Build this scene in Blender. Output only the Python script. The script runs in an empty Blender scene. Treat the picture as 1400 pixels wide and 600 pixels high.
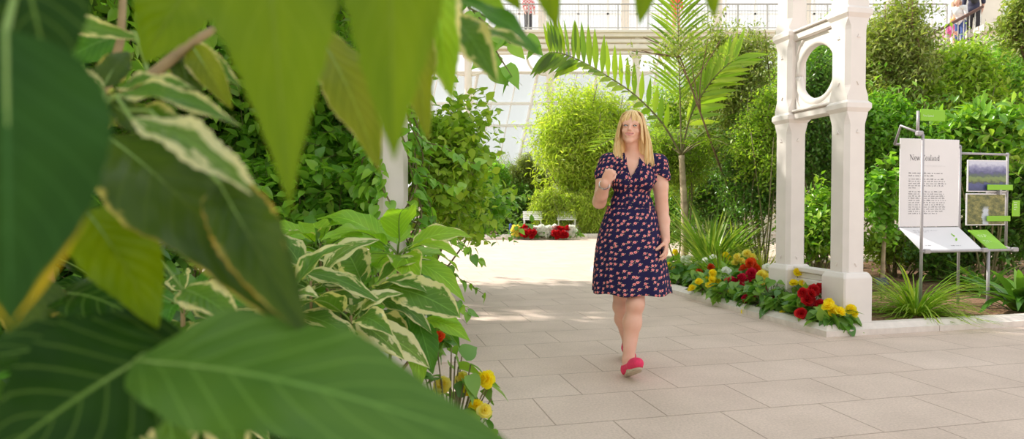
import bpy, math, random
import numpy as np
from mathutils import Vector, Matrix, Quaternion
PI = math.pi
COL = bpy.context.scene.collection
FPX = 870.0
CAM = np.array([0.0, 0.0, 1.1]); PITCH = math.radians(1.25)
FWD = np.array([0, math.cos(PITCH), -math.sin(PITCH)]); UPV = np.array([0, math.sin(PITCH), math.cos(PITCH)])
T = np.array([0.9733, 0.2293, 0.0]); D = np.array([-0.2293, 0.9733, 0.0]); Z = np.array([0, 0, 1.0])
def P(px, py, k):
    "world point seen at photo pixel (px,py), k metres in front of the camera"
    return CAM + k*(FWD + (px-700)/FPX*np.array([1.0, 0, 0]) + (300-py)/FPX*UPV)
def W(t, d, z=0.0):
    return t*T + d*D + np.array([0, 0, z])
def bed_d(px, t):
    a = (px-700)/FPX
    return t*(.9733-.2293*a)/(.9733*a+.2293)
def unit(v):
    v = np.asarray(v, float); return v/max(np.linalg.norm(v), 1e-9)
def units(a):
    return a/np.maximum(np.linalg.norm(a, axis=-1, keepdims=True), 1e-9)

# ---------------------------------------------------------------- objects
def wloc(o):
    v = np.zeros(3)
    while o is not None:
        v = v + np.array(o.location); o = o.parent
    return v
def link(o, parent=None):
    COL.objects.link(o)
    if parent is not None: o.parent = parent
    return o
def tag(o, label=None, cat=None, group=None, kind=None):
    if label: o['label'] = label
    if cat: o['category'] = cat
    if group: o['group'] = group
    if kind: o['kind'] = kind
    return o
def thing(name, label, cat, loc=(0, 0, 0), group=None, kind=None):
    o = bpy.data.objects.new(name, None); o.empty_display_size = .1
    o.location = [float(c) for c in loc]; COL.objects.link(o)
    return tag(o, label, cat, group, kind)
def fast_mesh(name, V, F, uv=None, smooth=True):
    """V (n,3); F = list of index arrays, each (m,k)"""
    me = bpy.data.meshes.new(name)
    V = np.asarray(V, np.float32)
    me.vertices.add(len(V)); me.vertices.foreach_set('co', V.ravel())
    F = [np.asarray(f, np.int32) for f in F if len(f)]
    lv = np.concatenate([f.ravel() for f in F]) if F else np.zeros(0, np.int32)
    cnt = np.concatenate([np.full(len(f), f.shape[1], np.int32) for f in F]) if F else np.zeros(0, np.int32)
    st = np.concatenate([[0], np.cumsum(cnt)[:-1]]).astype(np.int32) if len(cnt) else cnt
    me.loops.add(len(lv)); me.loops.foreach_set('vertex_index', lv)
    me.polygons.add(len(cnt)); me.polygons.foreach_set('loop_start', st)
    if uv is not None:
        l = me.uv_layers.new(name='UVMap')
        l.data.foreach_set('uv', np.asarray(uv, np.float32)[lv].ravel())
    me.update(calc_edges=True); me.validate()
    me.polygons.foreach_set('use_smooth', np.full(len(me.polygons), bool(smooth)))
    return me
def mobj(name, V, F, mat, parent=None, uv=None, smooth=True):
    V = np.asarray(V, float)
    if parent is not None: V = V - wloc(parent)
    me = fast_mesh(name, V, F, uv, smooth)
    for m in (mat if isinstance(mat, (list, tuple)) else [mat]): me.materials.append(m)
    return link(bpy.data.objects.new(name, me), parent)

class MB:
    "collects shapes for ONE mesh"
    def __init__(s): s.V = []; s.F = {3: [], 4: []}; s.N = []; s.n = 0; s.U = []
    def add(s, V, F, uv=None):
        V = np.asarray(V, float).reshape(-1, 3)
        for f in F:
            k = len(f)
            g = [i+s.n for i in f]
            if k in (3, 4): s.F[k].append(g)
            else: s.N.append(g)
        s.V.append(V); s.n += len(V)
        s.U.append(np.zeros((len(V), 2)) if uv is None else np.asarray(uv, float))
        return s
    def prism(s, poly, a, b, ux, uy, o):
        "extrude polygon (in axes ux,uy from origin o) from offset vector a to b"
        ux, uy, o, a, b = map(np.asarray, (ux, uy, o, a, b)); n = len(poly)
        A = [o+a+p[0]*ux+p[1]*uy for p in poly]; B = [o+b+p[0]*ux+p[1]*uy for p in poly]
        F = [list(range(n))[::-1], list(range(n, 2*n))]+[[i, (i+1) % n, (i+1) % n+n, i+n] for i in range(n)]
        return s.add(A+B, F)
    def box(s, c, size, ax=None, bev=0.0):
        X, Y, Zz = (np.eye(3) if ax is None else np.asarray(ax, float))
        c = np.asarray(c, float); hx, hy, hz = [q/2 for q in size]
        b = min(bev, hx*.9, hy*.9, hz*.9)
        if b <= 0:
            p = [(-hx, -hy), (hx, -hy), (hx, hy), (-hx, hy)]
            return s.prism(p, -hz*Zz, hz*Zz, X, Y, c)
        def ring(i, z): return [c+x*X+y*Y+z*Zz for x, y in ((-hx+i, -hy), (hx-i, -hy), (hx, -hy+i), (hx, hy-i), (hx-i, hy), (-hx+i, hy), (-hx, hy-i), (-hx, -hy+i))]
        def sring(z, q):
            x0, y0 = hx-q, hy-q; i = b*.5
            return [c+x*X+y*Y+z*Zz for x, y in ((-x0+i, -y0), (x0-i, -y0), (x0, -y0+i), (x0, y0-i), (x0-i, y0), (-x0+i, y0), (-x0, y0-i), (-x0, -y0+i))]
        R = [sring(-hz, b), ring(b, -hz+b), ring(b, hz-b), sring(hz, b)]
        V = [v for r in R for v in r]
        F = [list(range(8))[::-1], list(range(24, 32))]
        for k in range(3):
            for i in range(8): F.append([k*8+i, k*8+(i+1) % 8, k*8+8+(i+1) % 8, k*8+8+i])
        return s.add(V, F)
    def tube(s, pts, r, n=8, cap=True, flat=1.0):
        pts = [np.asarray(p, float) for p in pts]
        rs = r if isinstance(r, (list, tuple, np.ndarray)) else [r]*len(pts)
        V = []; prev = None
        for i, p in enumerate(pts):
            d = unit(pts[min(i+1, len(pts)-1)]-pts[max(i-1, 0)])
            if prev is None:
                h = np.array([0, 0, 1.]) if abs(d[2]) < .9 else np.array([1., 0, 0])
                a = unit(np.cross(d, h))
            else: a = unit(prev-d*np.dot(prev, d))
            prev = a; b = np.cross(d, a)
            for k in range(n):
                q = 2*PI*k/n; V.append(p+rs[i]*(math.cos(q)*a+math.sin(q)*b*flat))
        m = len(pts)
        F = [[i*n+k, i*n+(k+1) % n, (i+1)*n+(k+1) % n, (i+1)*n+k] for i in range(m-1) for k in range(n)]
        if cap: F += [list(range(n))[::-1], list(range((m-1)*n, m*n))]
        return s.add(V, F)
    def lathe(s, prof, c, n=20, ax=None, cap=True):
        X, Y, Zz = (np.eye(3) if ax is None else np.asarray(ax, float)); c = np.asarray(c, float)
        V = [c+r*(math.cos(2*PI*k/n)*X+math.sin(2*PI*k/n)*Y)+z*Zz for r, z in prof for k in range(n)]
        m = len(prof)
        F = [[i*n+k, i*n+(k+1) % n, (i+1)*n+(k+1) % n, (i+1)*n+k] for i in range(m-1) for k in range(n)]
        if cap: F += [list(range(n))[::-1], list(range((m-1)*n, m*n))]
        return s.add(V, F)
    def ball(s, c, r, n=12, m=8, ax=None):
        X, Y, Zz = (np.eye(3) if ax is None else np.asarray(ax, float)); c = np.asarray(c, float)
        rx, ry, rz = r if isinstance(r, (tuple, list)) else (r, r, r)
        V = []; F = []
        for i in range(m+1):
            ph = PI*i/m-PI/2
            for k in range(n):
                q = 2*PI*k/n; V.append(c+rx*math.cos(ph)*math.cos(q)*X+ry*math.cos(ph)*math.sin(q)*Y+rz*math.sin(ph)*Zz)
        for i in range(m):
            for k in range(n): F.append([i*n+k, i*n+(k+1) % n, (i+1)*n+(k+1) % n, (i+1)*n+k])
        return s.add(V, F)
    def loft(s, rings, closed=True, cap=False, uv=None):
        n = len(rings[0]); V = [v for r in rings for v in r]; m = len(rings)
        kk = n if closed else n-1
        F = [[i*n+k, i*n+(k+1) % n, (i+1)*n+(k+1) % n, (i+1)*n+k] for i in range(m-1) for k in range(kk)]
        if cap: F += [list(range(n))[::-1], list(range((m-1)*n, m*n))]
        return s.add(V, F, uv)
    def build(s, name, mat, parent=None, smooth=False, uv=False, bevel=0.0):
        V = np.concatenate(s.V)
        if parent is not None: V = V-wloc(parent)
        me = bpy.data.meshes.new(name)
        me.from_pydata(V.tolist(), [], s.F[4]+s.F[3]+s.N)
        if uv:
            U = np.concatenate(s.U); l = me.uv_layers.new(name='UVMap')
            idx = np.zeros(len(me.loops), np.int32); me.loops.foreach_get('vertex_index', idx)
            l.data.foreach_set('uv', U[idx].astype(np.float32).ravel())
        me.validate(); me.update()
        if smooth: me.polygons.foreach_set('use_smooth', np.full(len(me.polygons), True))
        for m in (mat if isinstance(mat, (list, tuple)) else [mat]): me.materials.append(m)
        o = link(bpy.data.objects.new(name, me), parent)
        if bevel:
            b = o.modifiers.new('edge', 'BEVEL'); b.width = bevel; b.segments = 2; b.limit_method = 'ANGLE'; b.angle_limit = .6
        return o
def copy_tree(o, parent=None):
    c = o.copy(); COL.objects.link(c)
    if parent is not None: c.parent = parent
    for ch in list(o.children): copy_tree(ch, c)
    return c

# ---------------------------------------------------------------- materials
class NT:
    def __init__(s, name):
        s.m = bpy.data.materials.new(name); s.m.use_nodes = True; s.t = s.m.node_tree
        s.bsdf = s.t.nodes['Principled BSDF']; s.out = s.t.nodes['Material Output']
    def n(s, typ, ins=None, **kw):
        x = s.t.nodes.new(typ)
        for k, v in kw.items(): setattr(x, k, v)
        for k, v in (ins or {}).items():
            if hasattr(v, 'is_output') or isinstance(v, bpy.types.NodeSocket): s.t.links.new(v, x.inputs[k])
            else: x.inputs[k].default_value = v
        return x
    def l(s, a, b): s.t.links.new(a, b)
    def math(s, op, a, b=0.0, c=None, clamp=False):
        x = s.t.nodes.new('ShaderNodeMath'); x.operation = op; x.use_clamp = clamp
        for i, v in enumerate((a, b) if c is None else (a, b, c)):
            if isinstance(v, bpy.types.NodeSocket): s.t.links.new(v, x.inputs[i])
            else: x.inputs[i].default_value = v
        return x.outputs[0]
    def ramp(s, fac, stops, interp='LINEAR'):
        r = s.t.nodes.new('ShaderNodeValToRGB'); r.color_ramp.interpolation = interp
        e = r.color_ramp.elements
        while len(e) < len(stops): e.new(.5)
        for i, (p, c) in enumerate(stops): e[i].position = p; e[i].color = (*c[:3], 1)
        if isinstance(fac, bpy.types.NodeSocket): s.t.links.new(fac, r.inputs[0])
        return r.outputs[0]
    def mix(s, fac, a, b, blend='MIX'):
        x = s.t.nodes.new('ShaderNodeMix'); x.data_type = 'RGBA'; x.blend_type = blend
        for i, v in ((0, fac), (6, a), (7, b)):
            if isinstance(v, bpy.types.NodeSocket): s.t.links.new(v, x.inputs[i])
            elif i == 0: x.inputs[0].default_value = v
            else: x.inputs[i].default_value = (*v[:3], 1)
        return x.outputs[2]
    def bump(s, h, strength=.3, dist=.01):
        b = s.n('ShaderNodeBump', {'Strength': strength, 'Distance': dist, 'Height': h}); s.l(b.outputs[0], s.bsdf.inputs['Normal']); return b
def mat(name, c, rough=.5, metal=0.0, var=.08, scale=20, bump=0.0, spec=.5, c2=None, **kw):
    q = NT(name); tc = q.n('ShaderNodeTexCoord')
    nz = q.n('ShaderNodeTexNoise', {'Vector': tc.outputs['Object'], 'Scale': scale, 'Detail': 4})
    lo = tuple(x*(1-var) for x in c); hi = tuple(min(1, x*(1+var)) for x in c) if c2 is None else c2
    col = q.ramp(nz.outputs[0], [(.3, lo), (.7, hi)])
    q.l(col, q.bsdf.inputs['Base Color'])
    q.bsdf.inputs['Roughness'].default_value = rough; q.bsdf.inputs['Metallic'].default_value = metal
    q.bsdf.inputs['Specular IOR Level'].default_value = spec
    if bump: q.bump(nz.outputs[0], bump, .01)
    for k, v in kw.items(): q.bsdf.inputs[k.replace('_', ' ')].default_value = v
    return q.m
def leaf_mat(name, cols, rough=.4, trans=.4, tint=(1.25, 1.35, .45), spec=.45):
    "thin leaf: per-leaf colour variety, gloss, and light passing through"
    q = NT(name); g = q.n('ShaderNodeNewGeometry')
    n = len(cols); col = q.ramp(g.outputs['Random Per Island'], [((i+.5)/n, c) for i, c in enumerate(cols)])
    q.l(col, q.bsdf.inputs['Base Color']); q.bsdf.inputs['Roughness'].default_value = rough
    q.bsdf.inputs['Specular IOR Level'].default_value = spec
    tcol = q.mix(1.0, col, tint, 'MULTIPLY')
    tr = q.n('ShaderNodeBsdfTranslucent', {'Color': tcol})
    mx = q.n('ShaderNodeMixShader', {0: trans, 1: q.bsdf.outputs[0], 2: tr.outputs[0]})
    q.l(mx.outputs[0], q.out.inputs['Surface'])
    return q.m
def big_leaf_mat(name, green, deep, cream, amount=.0, edge=None, edge_at=1.02, edge_v=0.0, spec=.22, trans=.4, rough=.35, veins=9, vein_col=None, tint=(1.3, 1.3, .4), patch=.5):
    "large leaf: midrib, side veins, cream variegation from the margin inwards (UV: u across, v along)"
    q = NT(name); uv = q.n('ShaderNodeUVMap'); sp = q.n('ShaderNodeSeparateXYZ', {0: uv.outputs[0]})
    g = q.n('ShaderNodeNewGeometry'); oi = q.n('ShaderNodeObjectInfo')
    u = q.math('ABSOLUTE', q.math('MULTIPLY_ADD', sp.outputs[0], 2.0, -1.0))
    tc = q.n('ShaderNodeTexCoord')
    off = q.n('ShaderNodeVectorMath', {0: uv.outputs[0], 1: q.n('ShaderNodeCombineXYZ', {0: q.math('MULTIPLY', oi.outputs['Random'], 37.0), 1: q.math('MULTIPLY', g.outputs['Random Per Island'], 53.0)}).outputs[0]}, operation='ADD')
    nz = q.n('ShaderNodeTexNoise', {'Vector': off.outputs[0], 'Scale': 5.0, 'Detail': 4.0, 'Roughness': .6})
    nz2 = q.n('ShaderNodeTexNoise', {'Vector': off.outputs[0], 'Scale': 2.2, 'Detail': 2.0})
    base = q.ramp(nz2.outputs[0], [(.35, deep), (.65, green)])
    vn = q.math('FRACT', q.math('SUBTRACT', q.math('MULTIPLY', sp.outputs[1], float(veins)), q.math('MULTIPLY', u, veins*.28)))
    vl = q.math('ABSOLUTE', q.math('SUBTRACT', vn, .5))
    vein = q.math('SUBTRACT', 1.0, q.math('MULTIPLY', vl, 13.0), clamp=True)
    mid = q.math('SUBTRACT', 1.0, q.math('MULTIPLY', u, 22.0), clamp=True)
    vm = q.math('MAXIMUM', q.math('MULTIPLY', vein, .45), mid)
    vc = vein_col or tuple(min(1, c*1.7+.03) for c in green)
    col = q.mix(vm, base, vc)
    if amount > 0:
        f = q.math('ADD', u, q.math('MULTIPLY', q.math('SUBTRACT', nz.outputs[0], .5), patch*3.2))
        msk = q.math('MULTIPLY', q.math('SUBTRACT', f, 1.0-amount), 7.0, clamp=True)
        col = q.mix(msk, col, cream)
    if edge:
        ev = q.math('MULTIPLY', q.math('SUBTRACT', sp.outputs[1], .62), edge_v)
        e = q.math('MULTIPLY', q.math('SUBTRACT', q.math('ADD', q.math('ADD', u, ev), q.math('MULTIPLY', q.math('SUBTRACT', nz2.outputs[0], .5), .9)), edge_at), 7.0, clamp=True)
        col = q.mix(e, col, edge)
    q.l(col, q.bsdf.inputs['Base Color']); q.bsdf.inputs['Roughness'].default_value = rough
    q.bsdf.inputs['Specular IOR Level'].default_value = spec
    h = q.math('ADD', q.math('MULTIPLY', vl, 1.2), q.math('MULTIPLY', nz.outputs[0], .4))
    q.bump(h, .25, .004)
    tr = q.n('ShaderNodeBsdfTranslucent', {'Color': q.mix(1.0, col, tint, 'MULTIPLY')})
    mx = q.n('ShaderNodeMixShader', {0: trans, 1: q.bsdf.outputs[0], 2: tr.outputs[0]})
    q.l(mx.outputs[0], q.out.inputs['Surface'])
    return q.m

# ---------------------------------------------------------------- leaves
def leaf_shape(kind, st=4):
    s = np.linspace(0, 1, st+1)
    if kind == 'ovate': w = np.sin(PI*s**.75)**.9
    elif kind == 'lance': w = np.sin(PI*s**.85)*.95
    elif kind == 'round': w = np.sqrt(np.clip(1-(2*s-1)**2, 0, 1))
    elif kind == 'obovate': w = np.sin(PI*s**1.5)**.8
    elif kind == 'heart': w = np.clip(np.sin(PI*np.clip(s*.96+.12, 0, 1)**.7), 0, 1)**.8*np.where(s > .99, 0, 1)
    else: w = np.sin(PI*s)
    w[-1] = 0
    if kind != 'heart': w[0] = 0
    return s, w
def leaf_template(kind='ovate', st=4, fold=.22, curl=.18):
    """unit leaf: x width (-.5...5), y along, z normal -> verts, quads, tris"""
    s, w = leaf_shape(kind, st); V = []; Q = []; Tt = []
    idx = []
    for i in range(st+1):
        z = -curl*(s[i]**2)
        if w[i] < 1e-6: V.append((0, s[i], z)); idx.append((len(V)-1,)*3)
        else:
            V += [(-w[i]/2, s[i], z+fold*w[i]/2), (0, s[i], z), (w[i]/2, s[i], z+fold*w[i]/2)]; n = len(V); idx.append((n-3, n-2, n-1))
    for i in range(st):
        a, b = idx[i], idx[i+1]
        for k in (0, 1):
            f = [a[k], a[k+1], b[k+1], b[k]]; f = list(dict.fromkeys(f))
            (Q if len(f) == 4 else Tt).append(f) if len(f) > 2 else None
    return np.array(V), np.array(Q, int).reshape(-1, 4), np.array(Tt, int).reshape(-1, 3)
def leaf_cloud(tmpl, pos, dr, nr, L, Wd):
    tv, tq, tt = tmpl
    dr = units(dr); sd = units(np.cross(dr, nr)); nr = np.cross(sd, dr)
    L = np.broadcast_to(L, (len(pos),)); Wd = np.broadcast_to(Wd, (len(pos),))
    V = pos[:, None, :] + tv[None, :, 0, None]*sd[:, None, :]*Wd[:, None, None] + tv[None, :, 1, None]*dr[:, None, :]*L[:, None, None] + tv[None, :, 2, None]*nr[:, None, :]*L[:, None, None]
    off = (np.arange(len(pos))*len(tv))[:, None, None]
    return V.reshape(-1, 3), (tq[None]+off).reshape(-1, 4), (tt[None]+off).reshape(-1, 3)
def twig_tubes(A, B, ra, rb):
    "three-sided twigs from A to B (n,3)"
    d = units(B-A); h = np.where(np.abs(d[:, 2:3]) < .9, np.array([[0, 0, 1.]]), np.array([[1., 0, 0]]))
    a = units(np.cross(d, h)); b = np.cross(d, a); V = []
    for p, r in ((A, ra), (B, rb)):
        for k in range(3):
            q = 2*PI*k/3; V.append(p+np.reshape(r, (-1, 1))*(math.cos(q)*a+math.sin(q)*b))
    V = np.stack(V, 1); n = len(A); off = (np.arange(n)*6)[:, None, None]
    f = np.array([[0, 1, 4, 3], [1, 2, 5, 4], [2, 0, 3, 5]])
    return V.reshape(-1, 3), (f[None]+off).reshape(-1, 4)
def rand_dirs(rng, n):
    return units(rng.normal(size=(n, 3)))
def crown(rng, c, R, ntw, tl, lpt, droop=.2, up=.35, inner=.45, lobes=9, zmin=None, lobe_amp=.4, wild=.55, ld=(.55, .9)):
    "twigs filling a lumpy ellipsoid; returns twig ends and leaf positions / directions / normals"
    c = np.asarray(c, float); R = np.asarray(R, float)
    u = rand_dirs(rng, ntw); K = rand_dirs(rng, lobes)
    K2 = rand_dirs(rng, lobes*5)
    f = (1-lobe_amp) + lobe_amp*1.25*np.exp(7*((u@K.T)-1)).max(1) + .22*(np.exp(30*((u@K2.T)-1)).max(1)-.5)
    r = rng.uniform(inner**3, 1, ntw)**(1/3) * (1+.10*rng.normal(size=ntw)) + .28*(rng.random(ntw) < .09)
    tip = c + u*R*(r*f)[:, None]
    td = units(units(u*R) + up*Z + wild*rng.normal(size=(ntw, 3)))
    tlen = tl*rng.uniform(.6, 1.25, ntw)
    st = tip - td*tlen[:, None]
    if zmin is not None:
        k = (tip[:, 2] > zmin) & (st[:, 2] > zmin-.15); tip, td, tlen, st = tip[k], td[k], tlen[k], st[k]
    n = len(tip); s = (np.arange(lpt)+1.0)/lpt
    pos = st[:, None, :] + td[:, None, :]*(tlen[:, None, None]*s[None, :, None])
    pos[:, :, 2] -= droop*.5*tlen[:, None]*s[None, :]**2
    h = units(np.cross(td, Z+.01*rng.normal(size=(n, 3)))); g = np.cross(h, td)
    ph = rng.uniform(0, 6.28, n)[:, None] + np.arange(lpt)[None, :]*2.4
    perp = np.cos(ph)[..., None]*h[:, None, :] + np.sin(ph)[..., None]*g[:, None, :]
    dr = ld[0]*td[:, None, :] + ld[1]*perp; dr[..., 2] -= droop
    nr = np.broadcast_to(Z, dr.shape) + .45*rng.normal(size=dr.shape) + .25*u[:, None, :]
    return st, tip, pos.reshape(-1, 3), units(dr.reshape(-1, 3)), nr.reshape(-1, 3)
TM = {}
def tmpl(kind, st, fold=.22, curl=.18):
    k = (kind, st, fold, curl)
    if k not in TM: TM[k] = leaf_template(*k)
    return TM[k]
def limb(mb, rng, a, b, r0, r1, bend=.12, n=6, sides=7):
    a = np.asarray(a, float); b = np.asarray(b, float); L = np.linalg.norm(b-a)
    o1 = rng.normal(size=3)*bend*L; pts = []
    for i in range(n+1):
        s = i/n; pts.append(a+(b-a)*s+o1*math.sin(PI*s)*(.7+.3*math.cos(3*s)))
    mb.tube(pts, list(np.linspace(r0, r1, n+1)), sides)
    return pts
def shrub(name, label, cat, base, c, R, ntw, tl, lpt, L, Wd, lm, sm, seed, kind='ovate', st=3, group=None, stems=5, stem_r=.015, trunk=None, fold=.22, curl=.18, jit=.3, **kw):
    """a shrub or tree: foliage mesh + branches mesh under one root"""
    rng = np.random.default_rng(seed); base = np.asarray(base, float); c = np.asarray(c, float); R = np.asarray(R, float)
    root = thing(name, label, cat, base, group)
    sub = kw.pop('sub', 0)
    if not sub: s0, tip, pos, dr, nr = crown(rng, c, R, ntw, tl, lpt, **kw)
    else:
        R = R*1.16                                     # several overlapping boughs instead of one round head
        ds = rand_dirs(rng, sub); ds[:, 2] *= .85; acc = []
        for i in range(sub+1):
            if i == 0: cc, RR = c, R*.72
            else: cc, RR = c+ds[i-1]*R*rng.uniform(.42, .62), R*rng.uniform(.38, .58)
            acc.append(crown(rng, cc, RR, int(ntw*(.40 if i == 0 else .66/sub)), tl, lpt, **kw))
        s0, tip, pos, dr, nr = (np.concatenate([a[j] for a in acc]) for j in range(5))
    n = len(pos); LL = L*rng.uniform(1-jit, 1+jit, n); WW = Wd*LL/L*rng.uniform(.85, 1.15, n)
    V, Q, Tr = leaf_cloud(tmpl(kind, st, fold, curl), pos, dr, nr, LL, WW)
    mobj('foliage', V, [Q, Tr], lm, root)
    mb = MB()
    top = c-np.array([0, 0, R[2]*.35])
    if trunk:
        pts = limb(mb, rng, base-np.array([0, 0, .03]), top, trunk, trunk*.6, .04, 8, 10); root_pts = pts
        for i in range(stems):
            a = pts[-1-(i % 3)]; u = unit(rng.normal(size=3)+Z*.6); limb(mb, rng, a, c+u*R*.7, trunk*.5, .006, .1)
    else:
        for i in range(stems):
            a = base+np.array([rng.normal()*.06, rng.normal()*.06, -.03]); u = unit(rng.normal(size=3)+Z*.5)
            limb(mb, rng, a, c+u*R*.75, stem_r, stem_r*.35, .08)
    tv, tf = twig_tubes(s0, tip, np.full(len(tip), max(.0016, L*.018)), np.full(len(tip), max(.0008, L*.008)))
    mb.V.append(tv); mb.F[4] += (tf+mb.n).tolist(); mb.U.append(np.zeros((len(tv), 2))); mb.n += len(tv)
    mb.build('branches', sm, root, smooth=True)
    return root
def blade_strips(rng, base, n, L, Wd, spread, arch, st=7, r0=.04, bias=None, up=(0.5, 1.2), fold=.25):
    "arching strap leaves rising from base; returns V, quads, uv"
    V = []; F = []; U = []
    for i in range(n):
        az = rng.uniform(0, 2*PI); l = L*rng.uniform(.6, 1.1); w = Wd*rng.uniform(.8, 1.2)
        out = np.array([math.cos(az), math.sin(az), 0])
        if bias is not None: out = unit(out+np.asarray(bias))
        el = rng.uniform(*up)*spread; ar = arch*rng.uniform(.5, 1.5)
        p = np.asarray(base, float)+out*rng.uniform(0, r0)+np.array([0, 0, -.01]); th = el
        side = np.cross(out, Z); tw = rng.normal()*.25
        n0 = len(V)
        for k in range(st+1):
            s = k/st; ww = w*(.55+.9*s if s < .4 else .91*(1-((s-.4)/.6)**1.8)+.002)/.91
            d = out*math.sin(th)+Z*math.cos(th); nn = np.cross(side, d)
            sd = unit(side+tw*s*nn)
            V += [p-sd*ww/2+nn*fold*ww/2, p.copy(), p+sd*ww/2+nn*fold*ww/2]; U += [(0, s), (.5, s), (1, s)]
            p = p+d*l/st; th += ar/st
            if p[2] < .02+base[2] and k > 1: p[2] = .02+base[2]
        for k in range(st):
            a = n0+3*k; F += [[a, a+1, a+4, a+3], [a+1, a+2, a+5, a+4]]
    return np.array(V), np.array(F), np.array(U)
# ================================================================ camera, light
sc = bpy.context.scene
cam = bpy.data.cameras.new('camera'); cam.sensor_width = 36; cam.lens = FPX/1400*36; cam.clip_start = .02; cam.clip_end = 200
co = bpy.data.objects.new('camera', cam); COL.objects.link(co); co.location = CAM; co.rotation_euler = (PI/2-PITCH, 0, 0)
cam.dof.use_dof = True; cam.dof.focus_distance = 4.22; cam.dof.aperture_fstop = 3.8
sc.camera = co
sc.view_settings.view_transform = 'Standard'; sc.view_settings.look = 'None'; sc.view_settings.gamma = 1.0
sc.view_settings.use_curve_mapping = False; sc.view_settings.exposure = EXPO = 0.0
wd = bpy.data.worlds.new('sky'); sc.world = wd; wd.use_nodes = True
wt = wd.node_tree; bg = wt.nodes['Background']
tcw = wt.nodes.new('ShaderNodeTexCoord'); spw = wt.nodes.new('ShaderNodeSeparateXYZ'); wt.links.new(tcw.outputs['Generated'], spw.inputs[0])
rw = wt.nodes.new('ShaderNodeValToRGB'); wt.links.new(spw.outputs[2], rw.inputs[0])
rw.color_ramp.elements[0].position = 0.0; rw.color_ramp.elements[0].color = (1, .97, .93, 1)
rw.color_ramp.elements[1].position = .8; rw.color_ramp.elements[1].color = (.9, .96, 1, 1)
wt.links.new(rw.outputs[0], bg.inputs[0]); bg.inputs[1].default_value = 1.2
sun = bpy.data.lights.new('sun', 'SUN'); sun.energy = 6.5; sun.angle = math.radians(1.2); sun.color = (1, .95, .86)
so = bpy.data.objects.new('sun', sun); COL.objects.link(so); so.location = (-10, 6, 15)
SUND = unit(np.array([-.86, .40, .86]))
so.rotation_euler = Vector(SUND).to_track_quat('Z', 'Y').to_euler()

# ================================================================ materials
def paving_mat():
    q = NT('stone_paving'); tc = q.n('ShaderNodeTexCoord')
    mp = q.n('ShaderNodeMapping', {'Vector': tc.outputs['Object'], 'Rotation': (0, 0, -math.atan2(.2293, .9733)), 'Location': (-.025, -.27, 0)})
    br = q.n('ShaderNodeTexBrick', {'Vector': mp.outputs[0], 'Color1': (.725, .565, .470, 1), 'Color2': (.765, .605, .508, 1), 'Mortar': (.47, .35, .28, 1), 'Scale': 1.0,
            'Mortar Size': .0045, 'Mortar Smooth': .3, 'Bias': 0.0, 'Brick Width': .61, 'Row Height': .46}, offset=.5, squash=1.0)
    n1 = q.n('ShaderNodeTexNoise', {'Vector': tc.outputs['Object'], 'Scale': 2.2, 'Detail': 5})
    n2 = q.n('ShaderNodeTexNoise', {'Vector': tc.outputs['Object'], 'Scale': 75, 'Detail': 4, 'Roughness': .7})
    c = q.mix(.75, br.outputs[0], q.ramp(n1.outputs[0], [(.3, (.80, .79, .78)), (.7, (1, 1, 1))]), 'MULTIPLY')
    c = q.mix(.6, c, q.ramp(n2.outputs[0], [(.36, (.70, .69, .68)), (.62, (1, 1, 1))]), 'MULTIPLY')
    q.l(c, q.bsdf.inputs['Base Color']); q.bsdf.inputs['Roughness'].default_value = .75
    h = q.math('SUBTRACT', q.math('MULTIPLY', n2.outputs[0], .15), br.outputs['Fac'])
    q.bump(h, .5, .006)
    return q.m
M = {}
M['paving'] = paving_mat()
M['soil'] = mat('bark_mulch_soil', (.16, .085, .05), .9, var=.6, scale=45, bump=.9, spec=.2, c2=(.36, .21, .13))
M['kerb'] = mat('pale_stone_kerb', (.74, .655, .59), .7, var=.08, scale=14, bump=.15)
M['pillar'] = mat('cream_painted_iron', (.80, .735, .69), .42, var=.03, scale=6)
M['gallery'] = mat('cream_gallery_paint', (.84, .77, .65), .5, var=.04, scale=4)
M['white'] = mat('white_paint', (.86, .84, .80), .5, var=.03, scale=5)
M['bark'] = mat('brown_bark', (.20, .13, .075), .85, var=.35, scale=30, bump=.5, spec=.2)
M['twig'] = mat('green_brown_twig', (.17, .15, .06), .7, var=.3, scale=30)
M['palebark'] = mat('pale_ringed_bark', (.40, .30, .19), .8, var=.3, scale=12, bump=.4, c2=(.62, .5, .34))
M['steel'] = mat('grey_painted_steel', (.40, .37, .385), .45, metal=.25, var=.05)
M['dark'] = mat('dark_iron', (.05, .05, .055), .5, var=.1)

# ================================================================ ground
def slab_obj(name, pts, z0, z1, m):
    return MB().prism([(p[0], p[1]) for p in pts], np.array([0, 0, z0]), np.array([0, 0, z1]), (1, 0, 0), (0, 1, 0), np.zeros(3)).build(name, m)
fl = mobj('floor', [(-22, -4, 0), (26, -4, 0), (26, 40, 0), (-22, 40, 0)], [[[0, 1, 2, 3]]], M['paving'], smooth=False)
tag(fl, 'pinkish stone slab paving of the glasshouse paths', 'floor', kind='structure')

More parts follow.
